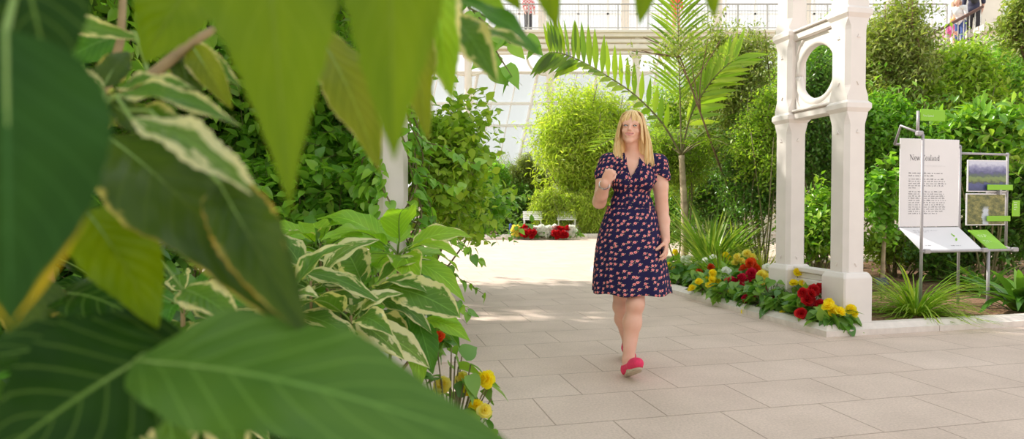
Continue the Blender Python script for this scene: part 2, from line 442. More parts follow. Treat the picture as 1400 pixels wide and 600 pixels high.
def soil_bed(name, poly, z=.06, res=.12, seed=1):
    "lumpy soil surface inside a convex polygon in (t,d)"
    rng = np.random.default_rng(seed)
    ts = [p[0] for p in poly]; ds = [p[1] for p in poly]
    nt = max(6, min(60, int((max(ts)-min(ts))/res))); nd = max(6, min(90, int((max(ds)-min(ds))/res)))
    tt, dd = np.meshgrid(np.linspace(min(ts), max(ts), nt), np.linspace(min(ds), max(ds), nd), indexing='ij')
    zz = z + .018*np.sin(tt*7.3+seed)*np.cos(dd*6.1) + rng.uniform(-.012, .016, tt.shape)
    zz[0, :] = zz[-1, :] = z-.02; zz[:, 0] = zz[:, -1] = z-.02
    V = tt[..., None]*T+dd[..., None]*D+zz[..., None]*Z
    i = (np.arange(nt-1)[:, None]*nd+np.arange(nd-1)[None]).ravel()
    F = np.stack([i, i+nd, i+nd+1, i+1], 1)
    V = V.reshape(-1, 3)
    # skirt down to the floor
    ring = [r for r in list(range(0, nt*nd, nd))]+[(nt-1)*nd+j for j in range(1, nd)]+[r*nd+nd-1 for r in range(nt-2, -1, -1)]+[j for j in range(nd-2, 0, -1)]
    low = V[ring].copy(); low[:, 2] = -.02; n0 = len(V); m = len(ring)
    S = np.array([[ring[k], ring[(k+1) % m], n0+(k+1) % m, n0+k] for k in range(m)])
    return mobj(name, np.concatenate([V, low]), [np.concatenate([F, S])], M['soil'])
RB_T, RB_D, RB_E = 3.77, 4.55, 10.2       # right bed: path side, front side, far end
LB_T, LB_D, LB_E = .649, 4.44, 9.9
b = soil_bed('ground_soil', [(RB_T+.1, RB_D+.1), (13.0, RB_E)], .055, .14, 1); tag(b, 'bark mulch soil of the bed right of the path', 'soil', kind='structure')
b = soil_bed('ground_soil', [(-9.0, LB_D+.1), (LB_T-.1, LB_E)], .055, .16, 2); tag(b, 'shaded soil of the bed left of the path', 'soil', kind='structure')
b = soil_bed('ground_soil', [(-5, .2), (.42, 2.62)], .055, .14, 3); tag(b, 'soil of the bed under the variegated shrub', 'soil', kind='structure')
b = soil_bed('ground_soil', [(-8, 20.2), (15, 28)], .055, .6, 4); tag(b, 'soil of the bed at the far end of the path', 'soil', kind='structure')

def kerb_run(name, p0, p1, inward, label, h=.09, w=.15, seg=1.15, miter=(0, 0)):
    "moulded kerb stones from (t,d) p0 to p1; inward = (t,d) direction of the bed"
    p0, p1, inn = np.array(p0, float), np.array(p1, float), np.array(inward, float)
    L = np.linalg.norm(p1-p0); dr = (p1-p0)/L; n = max(1, round(L/seg)); mb = MB()
    prof = [(0, -.02), (0, h*.55), (.018, h*.62), (.05, h*.92), (.062, h), (w-.01, h), (w, h-.01), (w, -.02)]
    for k in range(n):
        a = p0+dr*(L*k/n+(.003 if k else 0)); bb = p0+dr*(L*(k+1)/n-(.003 if k < n-1 else 0))
        A = [W(*(a+inn*u+dr*(u*miter[0] if k == 0 else 0)), z) for u, z in prof]; B = [W(*(bb+inn*u-dr*(u*miter[1] if k == n-1 else 0)), z) for u, z in prof]; m = len(prof)
        F = [[i, (i+1) % m, (i+1) % m+m, i+m] for i in range(m)]+[list(range(m)), list(range(m, 2*m))[::-1]]
        mb.add(A+B, F)
    o = mb.build(name, M['kerb']); tag(o, label, 'kerb', kind='structure'); return o
kerb_run('trim_1', (RB_T, RB_D), (RB_T, RB_E), (1, 0), 'pale stone kerb along the flower bed beside the path', miter=(1, 0))
kerb_run('trim_2', (RB_T, RB_D), (13, RB_D), (0, 1), 'pale stone kerb in front of the information sign bed', miter=(1, 0))
kerb_run('trim_3', (LB_T, LB_D), (LB_T, LB_E), (-1, 0), 'stone kerb along the path under the left shrubs', miter=(1, 0))
kerb_run('trim_4', (LB_T, LB_D), (-6, LB_D), (0, 1), 'stone kerb end of the bed behind the variegated shrub', miter=(1, 0))
kerb_run('trim_5', (-8, 20.05), (15, 20.05), (0, 1), 'pale stone kerb of the far flower bed', h=.16, seg=2)
kerb_run('trim_6', (.42, .2), (.42, 2.62), (-1, 0), 'stone kerb beside the yellow begonia', miter=(0, 1))
kerb_run('trim_7', (.42, 2.62), (-5, 2.62), (0, -1), 'stone kerb across the crossing path', miter=(1, 0))

# ================================================================ twin iron columns with ring panel
def chamf(h, c): return [(-h+c, -h), (h-c, -h), (h, -h+c), (h, h-c), (h-c, h), (-h+c, h), (-h, h-c), (-h, -h+c)]
def column(root, base, far=False, top=4.6):
    "one chamfered iron column: plinth, shaft, two collars"
    def ring(h, c, z): return [base+x*T+y*D+np.array([0, 0, z]) for x, y in chamf(h, c)]
    def lo(prof, name):
        mb = MB(); mb.loft([ring(*q) for q in prof], cap=True); return mb.build(name, M['pillar'], root)
    lo([(.145, .012, .02), (.145, .012, .47), (.142, .014, .482), (.128, .014, .512), (.118, .02, .52)], 'plinth')
    def block(z0, z1, name):   # square collar blocks easing into chamfered shaft
        lo([(.108, .006, z0), (.130, .006, z0+.035), (.130, .006, z0+.075), (.108, .006, z0+.10)], name)
    sh = [(.108, .036, .50), (.108, .036, 1.80), (.108, .030, 1.83), (.108, .004, 1.90), (.108, .004, 1.93)]
    lo(sh, 'shaft'); block(1.91, 0, 'collar')
    lo([(.108, .004, 1.99), (.108, .004, 2.05), (.108, .030, 2.12), (.108, .034, 2.14), (.108, .034, 2.62), (.108, .03, 2.65), (.108, .004, 2.71), (.108, .004, 2.74)], 'shaft')
    block(2.72, 0, 'collar')
    lo([(.108, .004, 2.80), (.108, .004, 2.86), (.108, .036, 2.93), (.108, .036, top)], 'shaft')
    # small triangular stop mouldings where the chamfers end
    for z, s in ((1.73, 1), (2.17, -1), (2.55, 1), (.60, -1)):
        for nrm, sd in ((-D, T), (-T, D)):
            o = base+nrm*.108+np.array([0, 0, z])
            MB().prism([(-.016, 0), (.016, 0), (0, .03*s)], nrm*0, nrm*.008, sd, Z, o).build('stop_moulding', M['pillar'], root)
PN = W(4.17, 4.79); PF = W(4.17, 5.56)
arch = thing('twin_column', 'pair of cream iron columns joined by a round holed panel, beside the flower bed', 'column', (PN+PF)/2, kind='thing')
column(arch, PN); column(arch, PF)
def ring_panel(root, a, b, z0, z1):
    "pierced panel between the columns with a round opening and corner trefoils cut as raised spandrels"
    mid = (a+b)/2; ax = unit(b-a); n = T; half = np.linalg.norm(b-a)/2-.10; zc = (z0+z1)/2; hz = (z1-z0)/2
    r = min(half*.93, hz*.80); N = 64; th = .028; V = []; F = []
    rx, rz = half*.90, hz*.74
    for s in (-1, 1):
        for k in range(N):
            q = 2*PI*k/N; cx, cz = math.cos(q), math.sin(q); m = max(abs(cx)/half, abs(cz)/hz)
            V.append(mid+ax*rx*cx+n*th*s+np.array([0, 0, zc+rz*cz])); V.append(mid+ax*cx/m+n*th*s+np.array([0, 0, zc+cz/m]))
    for k in range(N):
        a0, a1 = 2*k, 2*((k+1) % N); b0, b1 = a0+2*N, a1+2*N
        F += [[a0, a0+1, a1+1, a1], [b0, b1, b1+1, b0+1], [a0, a1, b1, b0], [a0+1, b0+1, b1+1, a1+1]]
    MB().add(V, F).build('panel', M['pillar'], root)
    mb = MB()
    pts = [mid+ax*(rx+.012)*math.cos(2*PI*k/48)+np.array([0, 0, zc+(rz+.012)*math.sin(2*PI*k/48)]) for k in range(49)]
    mb.tube(pts, .04, 8); mb.build('ring_moulding', M['pillar'], root, smooth=True)
    mb = MB()
    for sx in (-1, 1):
        for sz in (-1, 1):
            o = mid+ax*sx*half*.92+np.array([0, 0, zc+sz*hz*.92])
            for s in (-1, 1):
                c = [(0, 0), (-sx*.10, 0), (-sx*.04, -sz*.05), (0, -sz*.13)]
                MB().prism(c, n*s*th, n*s*(th+.014), ax, Z, o).build('spandrel_moulding', M['pillar'], root)
    for z, h in ((z0-.02, .075), (z1+.02, .075)):
        mb = MB(); mb.box(mid+np.array([0, 0, z]), (2*half+.02, .13, h), (ax, n, Z), .012)
        mb.box(mid+np.array([0, 0, z+(h/2+.012)]), (2*half+.02, .17, .024), (ax, n, Z), .006); mb.build('rail', M['pillar'], root)
ring_panel(arch, PN, PF, 1.99, 2.72)
mb = MB(); mid = (PN+PF)/2
for z, h, w in ((.485, .05, .12), (.43, .06, .07), (.37, .06, .10), (.20, .28, .06)): mb.box(mid+np.array([0, 0, z]), (.52, w, h), (D, T, Z), .008)
mb.build('base_rail', M['pillar'], arch)
LN = W(.22, 4.78); LF = W(.22, 5.55)
arch2 = thing('twin_column', 'cream iron columns wrapped in climbing vine, among the shrubs left of the path', 'column', (LN+LF)/2, kind='thing')
column(arch2, LN); column(arch2, LF); ring_panel(arch2, LN, LF, 1.99, 2.72)
# ================================================================ foliage materials
LM = {}
LM['bright'] = leaf_mat('bright_leaf', [(0.254, 0.433, 0.043), (0.376, 0.556, 0.060), (0.498, 0.618, 0.085), (0.303, 0.474, 0.043)], .38, .45)
LM['mid'] = leaf_mat('mid_green_leaf', [(0.161, 0.365, 0.052), (0.250, 0.503, 0.057), (0.355, 0.590, 0.073), (0.206, 0.415, 0.052)], .30, .45, spec=.6)
LM['dark'] = leaf_mat('dark_green_leaf', [(0.071, 0.175, 0.030), (0.114, 0.258, 0.038), (0.169, 0.340, 0.043)], .30, .35)
LM['olive'] = leaf_mat('olive_leaf', [(0.230, 0.319, 0.076), (0.339, 0.412, 0.111), (0.449, 0.474, 0.162), (0.254, 0.330, 0.068)], .42, .4)
LM['lime'] = leaf_mat('lime_leaf', [(0.413, 0.567, 0.060), (0.547, 0.659, 0.093), (0.669, 0.721, 0.170), (0.474, 0.597, 0.060)], .4, .5)
LM['glossy'] = leaf_mat('glossy_leaf', [(0.156, 0.350, 0.043), (0.254, 0.474, 0.051), (0.400, 0.577, 0.076)], .25, .38)
LM['grass'] = leaf_mat('strap_leaf', [(0.230, 0.412, 0.034), (0.352, 0.515, 0.060), (0.498, 0.577, 0.102), (0.181, 0.330, 0.034)], .4, .45)
LM['flax'] = leaf_mat('flax_leaf', [(0.132, 0.258, 0.043), (0.242, 0.391, 0.060), (0.425, 0.494, 0.119)], .38, .4)
LM['yellowgrass'] = leaf_mat('yellowish_grass', [(0.425, 0.433, 0.068), (0.559, 0.515, 0.119), (0.327, 0.391, 0.051)], .45, .45)
LM['broad'] = leaf_mat('broad_strap_leaf', [(0.071, 0.185, 0.025), (0.120, 0.258, 0.034), (0.181, 0.330, 0.043)], .3, .35)
LM['palm'] = leaf_mat('palm_leaflet', [(.12, .22, .018), (.18, .28, .02), (.25, .36, .03)], .35, .5)
LM['begonia'] = leaf_mat('begonia_leaf', [(0.095, 0.237, 0.043), (0.169, 0.340, 0.051), (0.254, 0.433, 0.068)], .3, .35)

def at(px, py, k): return P(px, py, k)
def gnd(px, k, z=.04):
    p = P(px, 300, k); p[2] = z; return p
DENS = {}
def sh(name, label, cat, px, py, k, R, ntw, tl, lpt, L, Wd, lm, seed, base_px=None, base_k=None, bark='twig', z0=.04, **kw):
    c = at(px, py, k); b = gnd(base_px or px, base_k or k, z0)
    ntw = int(ntw*DENS.get(kw.get('group'), 1.0))
    if kw.get('group') in DENS and max(R) > .7 and ntw > 300: kw.setdefault('sub', 8)
    if kw.get('group') == 'shrubs of the bed right of the path': tl *= 1.35; kw.setdefault('lobe_amp', .5); kw.setdefault('wild', .85)
    return shrub(name, label, cat, b, c, R, ntw, tl, lpt, L, Wd, LM[lm] if isinstance(lm, str) else lm, M[bark], seed, **kw)

# ---------------------------------------------------------------- left bed
G1 = 'shrubs of the bed left of the path'
sh('broadleaf_shrub', 'dense dark green broad leaved shrub filling the gap between the large hanging leaves', 'shrub', 405, 190, 6.0, (1.15, .9, 1.75), 950, .36, 6, .135, .078, 'mid', 11, group=G1, droop=.35)
sh('broadleaf_shrub', 'tall broad leaved shrub seen behind the shoot of cream edged leaves', 'shrub', 250, 160, 5.9, (1.2, .9, 1.9), 850, .36, 6, .13, .075, 'mid', 12, group=G1, droop=.35)
sh('broadleaf_shrub', 'dark shrub deep behind the brown stem of the variegated plant', 'shrub', 90, 200, 5.6, (1.0, .9, 1.7), 420, .34, 6, .10, .06, 'dark', 13, group=G1, droop=.35)
sh('broadleaf_shrub', 'low leafy shrub at the foot of the vine wrapped columns, left of them', 'shrub', 420, 285, 5.05, (.95, .35, .52), 560, .3, 6, .11, .07, 'mid', 14, group=G1, droop=.3)
sh('broadleaf_shrub', 'low leafy shrub showing through under the cream edged shoot', 'shrub', 270, 275, 4.95, (.75, .33, .55), 420, .3, 6, .115, .07, 'mid', 141, group=G1, droop=.3)
sh('maple_leaf_shrub', 'light green arching shrub leaning over the path beside the vine wrapped columns', 'shrub', 610, 222, 6.0, (.56, .6, .80), 620, .3, 6, .085, .062, 'bright', 15, base_px=560, base_k=6.1, group=G1, droop=.25, stem_r=.012, lobe_amp=.5, wild=.8)
sh('maple_leaf_shrub', 'green shrub low over the path, its tips just left of the far flower bed', 'shrub', 640, 278, 7.6, (.62, .6, .42), 480, .3, 6, .085, .058, 'mid', 151, base_px=566, base_k=7.4, group=G1, droop=.3, wild=.8)
sh('broadleaf_tree', 'tall leafy tree rising above the frame behind the hanging yellow green leaves', 'tree', 455, -180, 7.0, (2.3, 2.2, 1.9), 1900, .5, 7, .14, .085, 'mid', 16, base_px=455, base_k=6.7, trunk=.06, bark='bark', stems=10, group=G1, lobe_amp=.3)  # crown widened above the view to throw shade on the path
sh('broadleaf_tree', 'tall tree with a crown enlarged to shade the paving, rising left of the hanging leaves', 'tree', 270, -190, 6.3, (2.2, 1.8, 2.0), 1500, .5, 7, .14, .085, 'mid', 17, base_px=300, base_k=6.4, trunk=.06, bark='bark', stems=10, group=G1, lobe_amp=.3)  # crown made larger than what is seen, to shade the paving
sh('broadleaf_tree', 'leafy tree added at the far end of the left bed to shade the path', 'tree', 430, -60, 9.6, (2.2, 1.5, 2.2), 1300, .5, 7, .14, .085, 'mid', 171, base_px=420, base_k=9.4, trunk=.06, bark='bark', stems=10, group=G1, lobe_amp=.3)  # added to carry the shade further along the path
shrub('broadleaf_tree', 'unseen tree added at the left to shade the large foreground leaves', 'tree', W(-2.6, 2.0, .05), W(-2.2, 2.1, 3.2), (1.7, 1.7, 1.7), 1100, .45, 7, .13, .08, LM['mid'], M['bark'], 172, trunk=.06, stems=9, group=G1, lobe_amp=.3)  # stands outside the view, put in to keep sun off the near leaves
sh('broadleaf_tree', 'tree behind the large shaded leaf at the picture edge', 'tree', 60, 20, 5.6, (1.2, 1.1, 1.5), 520, .45, 7, .12, .07, 'dark', 18, base_px=70, base_k=5.7, trunk=.06, bark='bark', stems=9, group=G1)
shrub('broadleaf_tree', 'leafy tree added at the front of the left bed to shade the near paving', 'tree', W(-2.6, 5.1, .05), W(-2.3, 4.9, 3.3), (1.7, 1.1, 1.5), 1000, .45, 7, .13, .08, LM['mid'], M['bark'], 173, trunk=.06, stems=9, group=G1, lobe_amp=.3)  # put in to block a sun patch on the near paving
sh('broadleaf_shrub', 'leafy shrub closing the deep end of the left bed behind the hanging leaves', 'shrub', 400, 160, 9.0, (2.0, .7, 2.4), 1200, .45, 7, .14, .08, 'mid', 174, group=G1, lobe_amp=.25)
sh('broadleaf_shrub', 'leafy shrub closing the deep end of the left bed behind the cream edged shoot', 'shrub', 170, 160, 8.6, (1.9, .7, 2.4), 1000, .45, 7, .14, .08, 'mid', 175, group=G1, lobe_amp=.25)
# vine on the columns
def climber(name, label, post, seed):
    rng = np.random.default_rng(seed); root = thing(name, label, 'climber', post+np.array([.1, -.2, .0]))
    mb = MB(); pos = []; drs = []; nrs = []
    for v in range(9):
        ph = rng.uniform(0, 6.28); pts = []
        for i in range(72):
            z = .05+i*.06; q = ph+i*.16*(1 if v % 2 else -1)
            r = .195+.03*math.sin(i*.7+v); p = post+np.array([r*math.cos(q), r*math.sin(q), z]); pts.append(p)
            for _r in range(2):
                o = np.array([math.cos(q), math.sin(q), .1])+.5*rng.normal(size=3)
                pos.append(p); drs.append(o+np.array([0, 0, -.5])); nrs.append(np.array([math.cos(q), math.sin(q), .7])+.4*rng.normal(size=3))
        mb.tube(pts, .007, 5)
    for i in range(300):
        q = math.radians(rng.uniform(150, 262)); z = rng.uniform(.4, 2.9); o = np.array([math.cos(q), math.sin(q), 0])
        pos.append(post+o*rng.uniform(.17, .24)+Z*z); drs.append(o*.5+np.array([rng.normal()*.5, 0, -.7])); nrs.append(o+.5*Z+.4*rng.normal(size=3))
    def shoot(a, b, n, sag):
        a, b = np.array(a), np.array(b); pts = []
        for i in range(n+1):
            s = i/n; p = a+(b-a)*s-np.array([0, 0, sag*s*s])+rng.normal(size=3)*.008; pts.append(p)
            if i > 1:
                for e in (-1, 1):
                    side = np.cross(unit(b-a), Z)*e
                    pos.append(p); drs.append(.5*unit(b-a)+side*.8-Z*rng.uniform(.1, .9)+.3*rng.normal(size=3)); nrs.append(Z+.5*rng.normal(size=3)-.4*FWD)
        mb.tube(pts, list(np.linspace(.006, .002, n+1)), 5)
    k = 4.75
    for (x0, y0, x1, y1, n) in ((560, 300, 655, 345, 9), (562, 330, 660, 395, 10), (560, 350, 640, 420, 10), (560, 345, 622, 418, 9), (556, 280, 640, 330, 9), (560, 360, 600, 430, 9), (555, 235, 625, 250, 8), (553, 180, 650, 215, 9), (555, 210, 600, 300, 8), (555, 330, 590, 400, 8), (560, 320, 610, 380, 9)):
        shoot(P(x0, y0, k), P(x1, y1, k+rng.uniform(-.25, .35)), n, .05)
    pos, drs, nrs = np.array(pos), np.array(drs), np.array(nrs); L = .085*rng.uniform(.65, 1.35, len(pos))
    V, Q, Tr = leaf_cloud(tmpl('heart', 5), pos, drs, nrs, L, L*.72)
    mobj('foliage', V, [Q, Tr], LM['mid'], root); mb.build('stem', M['twig'], root, smooth=True)
    pos, drs, nrs, mb, k = [], [], [], MB(), 4.5
    def big(a, b, n, sag):
        a, b = np.array(a), np.array(b); pts = []
        for i in range(n+1):
            p = a+(b-a)*i/n-np.array([0, 0, sag*(i/n)**2]); pts.append(p)
            if i > 0: pos.append(p); drs.append(np.array([(-1)**i*.7, -.1, -rng.uniform(.5, 1.1)])); nrs.append(-FWD+.5*rng.normal(size=3)+.4*Z)
        mb.tube(pts, list(np.linspace(.008, .003, n+1)), 5)
    big(P(555, -120, 4.7), P(650, 20, k), 5, .0); big(P(650, 20, k), P(672, 95, k), 4, .0); big(P(650, 20, k), P(698, 60, k), 4, 0); big(P(640, 10, k), P(738, 62, k), 5, 0); big(P(672, 60, k), P(700, 105, k), 3, 0)
    pos, drs, nrs = np.array(pos), np.array(drs), np.array(nrs); L = .17*rng.uniform(.8, 1.2, len(pos))
    V, Q, Tr = leaf_cloud(tmpl('heart', 6), pos, drs, nrs, L, L*.66)
    o = mobj('foliage', V, [Q, Tr], LM['mid'], root); mb.build('stem', M['twig'], o, smooth=True)
climber('climbing_vine', 'heart leaved vine winding up the columns and trailing over the path', LN*np.array([1, 1, 0]), 5)

# ---------------------------------------------------------------- far end of the path
DENS['shrubs of the bed right of the path'] = 1.8; DENS['shrubs behind the far flower bed'] = 1.7
G2 = 'shrubs behind the far flower bed'
sh('willow_leaved_tree', 'airy bright green fine leaved tree behind the woman, at the end of the path', 'tree', 808, 205, 23.2, (2.55, 1.5, 2.95), 2600, .8, 9, .23, .042, 'lime', 21, kind='lance', st=2, droop=.35, group=G2, stems=9, stem_r=.04, lobe_amp=.2, inner=.35, wild=.85)
sh('weeping_shrub', 'weeping light green shrub right behind the far red and white flowers', 'shrub', 765, 285, 22.0, (1.1, .5, 1.15), 700, .5, 8, .15, .028, 'lime', 22, kind='lance', st=2, droop=.9, up=.2, group=G2, bark='twig')
sh('weeping_shrub', 'pale green weeping shrub between the far bench and the woman', 'shrub', 808, 288, 21.8, (.75, .5, 1.0), 500, .45, 8, .14, .03, 'lime', 221, kind='lance', st=2, droop=.8, up=.2, group=G2)
sh('broadleaf_shrub', 'dark green shrub in shade behind the far left end of the flower row', 'shrub', 708, 283, 23.0, (1.0, .6, 1.15), 700, .5, 7, .16, .08, 'dark', 23, st=2, group=G2)
sh('broadleaf_shrub', 'rounded mid green shrub below the slanting glazing', 'shrub', 668, 265, 23.4, (1.3, .7, 1.7), 900, .5, 7, .16, .075, 'mid', 24, st=2, group=G2)
sh('conifer_shrub', 'soft grey green conifer in front of the slanting glazing', 'shrub', 715, 245, 24.6, (1.2, .7, 1.5), 900, .5, 9, .12, .03, 'olive', 25, kind='lance', st=2, droop=.5, group=G2)
sh('broadleaf_shrub', 'green shrub behind the palm trunk at the far end', 'shrub', 915, 262, 21.5, (1.6, .8, 1.7), 1000, .5, 7, .15, .06, 'bright', 26, st=2, group=G2)
sh('broadleaf_tree', 'pale sunlit tree behind the palm fronds', 'tree', 985, 170, 20.5, (2.3, 1.2, 3.0), 1700, .6, 8, .15, .06, 'bright', 27, st=2, group=G2, stems=8, stem_r=.04, lobe_amp=.35)
sh('broadleaf_tree', 'pale leafy tree seen between the two cream columns', 'tree', 1125, 150, 18.5, (2.0, 1.2, 3.4), 1500, .6, 8, .15, .06, 'bright', 28, st=2, group=G2, stems=8, stem_r=.04)

# ---------------------------------------------------------------- right bed
G3 = 'shrubs of the bed right of the path'
sh('small_leaved_tree', 'grey green small leaved tree between the palm and the cream columns', 'tree', 1010, 105, 10.2, (.85, .7, 1.15), 1000, .34, 9, .075, .03, 'olive', 31, kind='lance', st=2, base_px=1040, base_k=10.3, trunk=.03, bark='bark', stems=9, group=G3, lobe_amp=.5)
sh('small_leaved_tree', 'thin olive leaved branches crossing in front of the upright palm frond', 'tree', 930, 66, 9.1, (1.0, .35, .36), 30, .4, 10, .075, .032, 'olive', 32, kind='lance', st=2, base_px=1050, base_k=9.6, trunk=.018, bark='bark', stems=7, group=G3, lobe_amp=.6, inner=.1, wild=1.1)
sh('glossy_shrub', 'dark glossy shrub behind the spiky flax plant, left of the cream columns', 'shrub', 1020, 240, 9.4, (.62, .55, 1.0), 800, .26, 8, .055, .03, 'dark', 33, st=2, group=G3)
sh('glossy_shrub', 'brighter green shrub touching the left cream column', 'shrub', 1045, 190, 8.9, (.42, .4, .85), 600, .26, 8, .055, .03, 'bright', 34, st=2, group=G3)
sh('feathery_shrub', 'feathery light green shrub around the palm trunk', 'shrub', 922, 215, 10.4, (.62, .45, .75), 600, .36, 10, .08, .014, 'bright', 35, kind='lance', st=2, droop=.3, group=G3)
sh('glossy_shrub', 'dark green shrub framed between the two cream columns', 'shrub', 1120, 150, 9.0, (.62, .5, 1.3), 900, .28, 8, .06, .032, 'dark', 36, st=2, group=G3)
sh('glossy_shrub', 'low bright leafy shrub between the feet of the cream columns', 'shrub', 1120, 305, 8.0, (.40, .35, .50), 330, .26, 7, .09, .045, 'glossy', 37, st=3, group=G3)
sh('small_leaved_tree', 'pale silvery leaved tree just right of the cream columns', 'tree', 1222, 75, 9.6, (.72, .6, 1.25), 1000, .32, 9, .075, .034, 'olive', 38, st=2, base_px=1215, base_k=9.7, trunk=.03, bark='bark', stems=9, group=G3)
sh('leafy_shrub', 'medium green shrub right beside the cream columns, behind the small sapling', 'shrub', 1225, 205, 9.2, (.75, .55, 1.05), 1000, .3, 8, .095, .045, 'mid', 39, st=2, group=G3)
sh('leafy_shrub', 'sunlit yellow green shrub below the people on the stairs', 'shrub', 1300, 115, 9.8, (1.05, .7, .75), 1300, .32, 8, .10, .042, 'bright', 40, st=2, group=G3)
sh('leafy_shrub', 'dense green shrub behind the white text panel', 'shrub', 1285, 215, 9.0, (.95, .6, .9), 1100, .32, 8, .095, .046, 'mid', 41, st=2, group=G3)
sh('obovate_shrub', 'shrub with large glossy paddle leaves behind the photo panels', 'shrub', 1352, 180, 8.1, (.62, .5, .55), 330, .3, 7, .145, .062, 'glossy', 42, kind='obovate', st=4, group=G3, droop=.05)
sh('leafy_shrub', 'dark leafed shrub at the right picture edge, above the broad strap leaves', 'shrub', 1395, 285, 8.4, (.75, .5, .75), 650, .3, 7, .09, .045, 'dark', 43, st=2, group=G3)
sh('small_leaved_tree', 'dark leaved tree reaching down at the upper right corner', 'tree', 1402, 28, 9.6, (.42, .5, .55), 420, .3, 9, .085, .036, 'olive', 44, st=2, base_px=1430, base_k=9.8, trunk=.035, bark='bark', stems=9, group=G3)
sh('leafy_shrub', 'green shrub under the upper right tree, right of the stair landing', 'shrub', 1375, 120, 10.2, (.85, .6, .62), 900, .32, 8, .095, .045, 'mid', 45, st=2, group=G3)
sh('leafy_shrub', 'low pale groundcover shrub behind the sapling trunk', 'shrub', 1235, 335, 9.4, (.75, .4, .35), 420, .25, 7, .07, .035, 'bright', 46, st=2, group=G3)
sh('leafy_shrub', 'low dark shrub in the shade below the slanted white board', 'shrub', 1310, 335, 8.7, (.75, .4, .42), 480, .26, 7, .085, .04, 'dark', 47, st=2, group=G3)
sh('leafy_shrub', 'big leafy shrub closing the bed behind the sign', 'shrub', 1330, 200, 11.2, (1.7, .6, 1.5), 1300, .4, 8, .09, .045, 'mid', 48, st=2, group=G3)
sh('leafy_shrub', 'deep green shrub closing the gap behind the round ring panel', 'shrub', 1150, 215, 11.2, (1.3, .6, 1.5), 1200, .4, 8, .085, .042, 'mid', 49, st=2, group=G3)
sh('leafy_shrub', 'shaded shrub low behind the flax and the palm trunk', 'shrub', 985, 265, 11.6, (.85, .5, 1.0), 800, .36, 8, .08, .036, 'dark', 50, st=2, group=G3)
for (lab, px, py, k, R, lm, sd) in (('tall pale green shrub far behind the white text panel', 1265, 160, 13.5, (1.7, .7, 2.1), 'bright', 511), ('olive green shrub far behind, between the palm and the columns', 1010, 200, 13.5, (1.3, .6, 2.0), 'olive', 512), ('bright shrub far behind the right edge, above the paddle leaves', 1390, 165, 13.0, (1.6, .7, 1.9), 'mid', 513), ('mid green shrub far behind the round opening of the columns', 1130, 130, 14.0, (1.5, .7, 2.3), 'mid', 514), ('low green shrub closing the view left of the palm trunk', 900, 285, 13.5, (.9, .6, .75), 'mid', 515)):
    sh('leafy_shrub', lab, 'shrub', px, py, k, R, 1000, .42, 8, .10, .05, lm, sd, st=2, group=G3, lobe_amp=.35)
sh('leafy_shrub', 'sunny shrub top hiding the foot of the staircase', 'shrub', 1300, 100, 15.0, (1.7, .6, .95), 900, .5, 8, .12, .055, 'bright', 516, st=2, group=G3)
# sapling
sap = sh('sapling', 'slender sapling with rounded leaves standing beside the near cream column', 'tree', 1211, 265, 7.7, (.22, .22, .60), 150, .22, 6, .085, .065, 'mid', 51, kind='round', st=4, base_px=1207, base_k=7.85, trunk=.028, bark='palebark', stems=5, droop=.3)

# strap plants
def strap(name, label, cat, px, k, n, L, Wd, spread, arch, lm, seed, group=None, bias=None, z=.05, **kw):
    rng = np.random.default_rng(seed); b = gnd(px, k, z); root = thing(name, label, cat, b, group)
    V, F, U = blade_strips(rng, b, n, L, Wd, spread, arch, bias=bias, **kw)
    mobj('leaves', V, [F], LM[lm] if isinstance(lm, str) else lm, root, uv=U)
    MB().lathe([(.03, -.02), (.035, .03), (.02, .07)], b, 8).build('crown_base', M['twig'], root)
    return root
strap('flax_plant', 'tall spiky flax with upright strap leaves right of the palm trunk', 'plant', 972, 9.2, 150, 1.4, .040, .55, .75, 'flax', 61)
strap('flax_plant', 'shorter spiky flax between the palm trunk and the dark shrub', 'plant', 1003, 9.4, 80, 1.1, .034, .6, .9, 'flax', 62)
strap('grass_tuft', 'fine arching green grass behind the white and orange flowers', 'grass plant', 985, 8.35, 260, .9, .014, .7, 1.0, 'grass', 63)
strap('grass_tuft', 'pale yellowish grass left of the far cream column', 'grass plant', 1042, 8.0, 170, .72, .014, .6, .8, 'yellowgrass', 64)
strap('grass_tuft', 'wide tuft of bright arching grass drooping over the kerb below the sign', 'grass plant', 1253, 6.08, 330, .74, .016, 1.0, 1.35, 'grass', 65, up=(.35, 1.35), r0=.08)
strap('grass_tuft', 'low green grass between the columns and the sapling', 'grass plant', 1130, 7.4, 90, .55, .012, .8, 1.2, 'grass', 66)
strap('strap_leaf_plant', 'broad dark strap leaved plant at the right edge beside the sign', 'plant', 1402, 6.35, 48, .72, .085, .75, 1.2, 'broad', 67, st=9, r0=.12)
strap('strap_leaf_plant', 'arching dark strap leaved plant behind the right leg of the sign', 'plant', 1345, 7.6, 60, .62, .05, .85, 1.2, 'broad', 68, st=8, r0=.1)

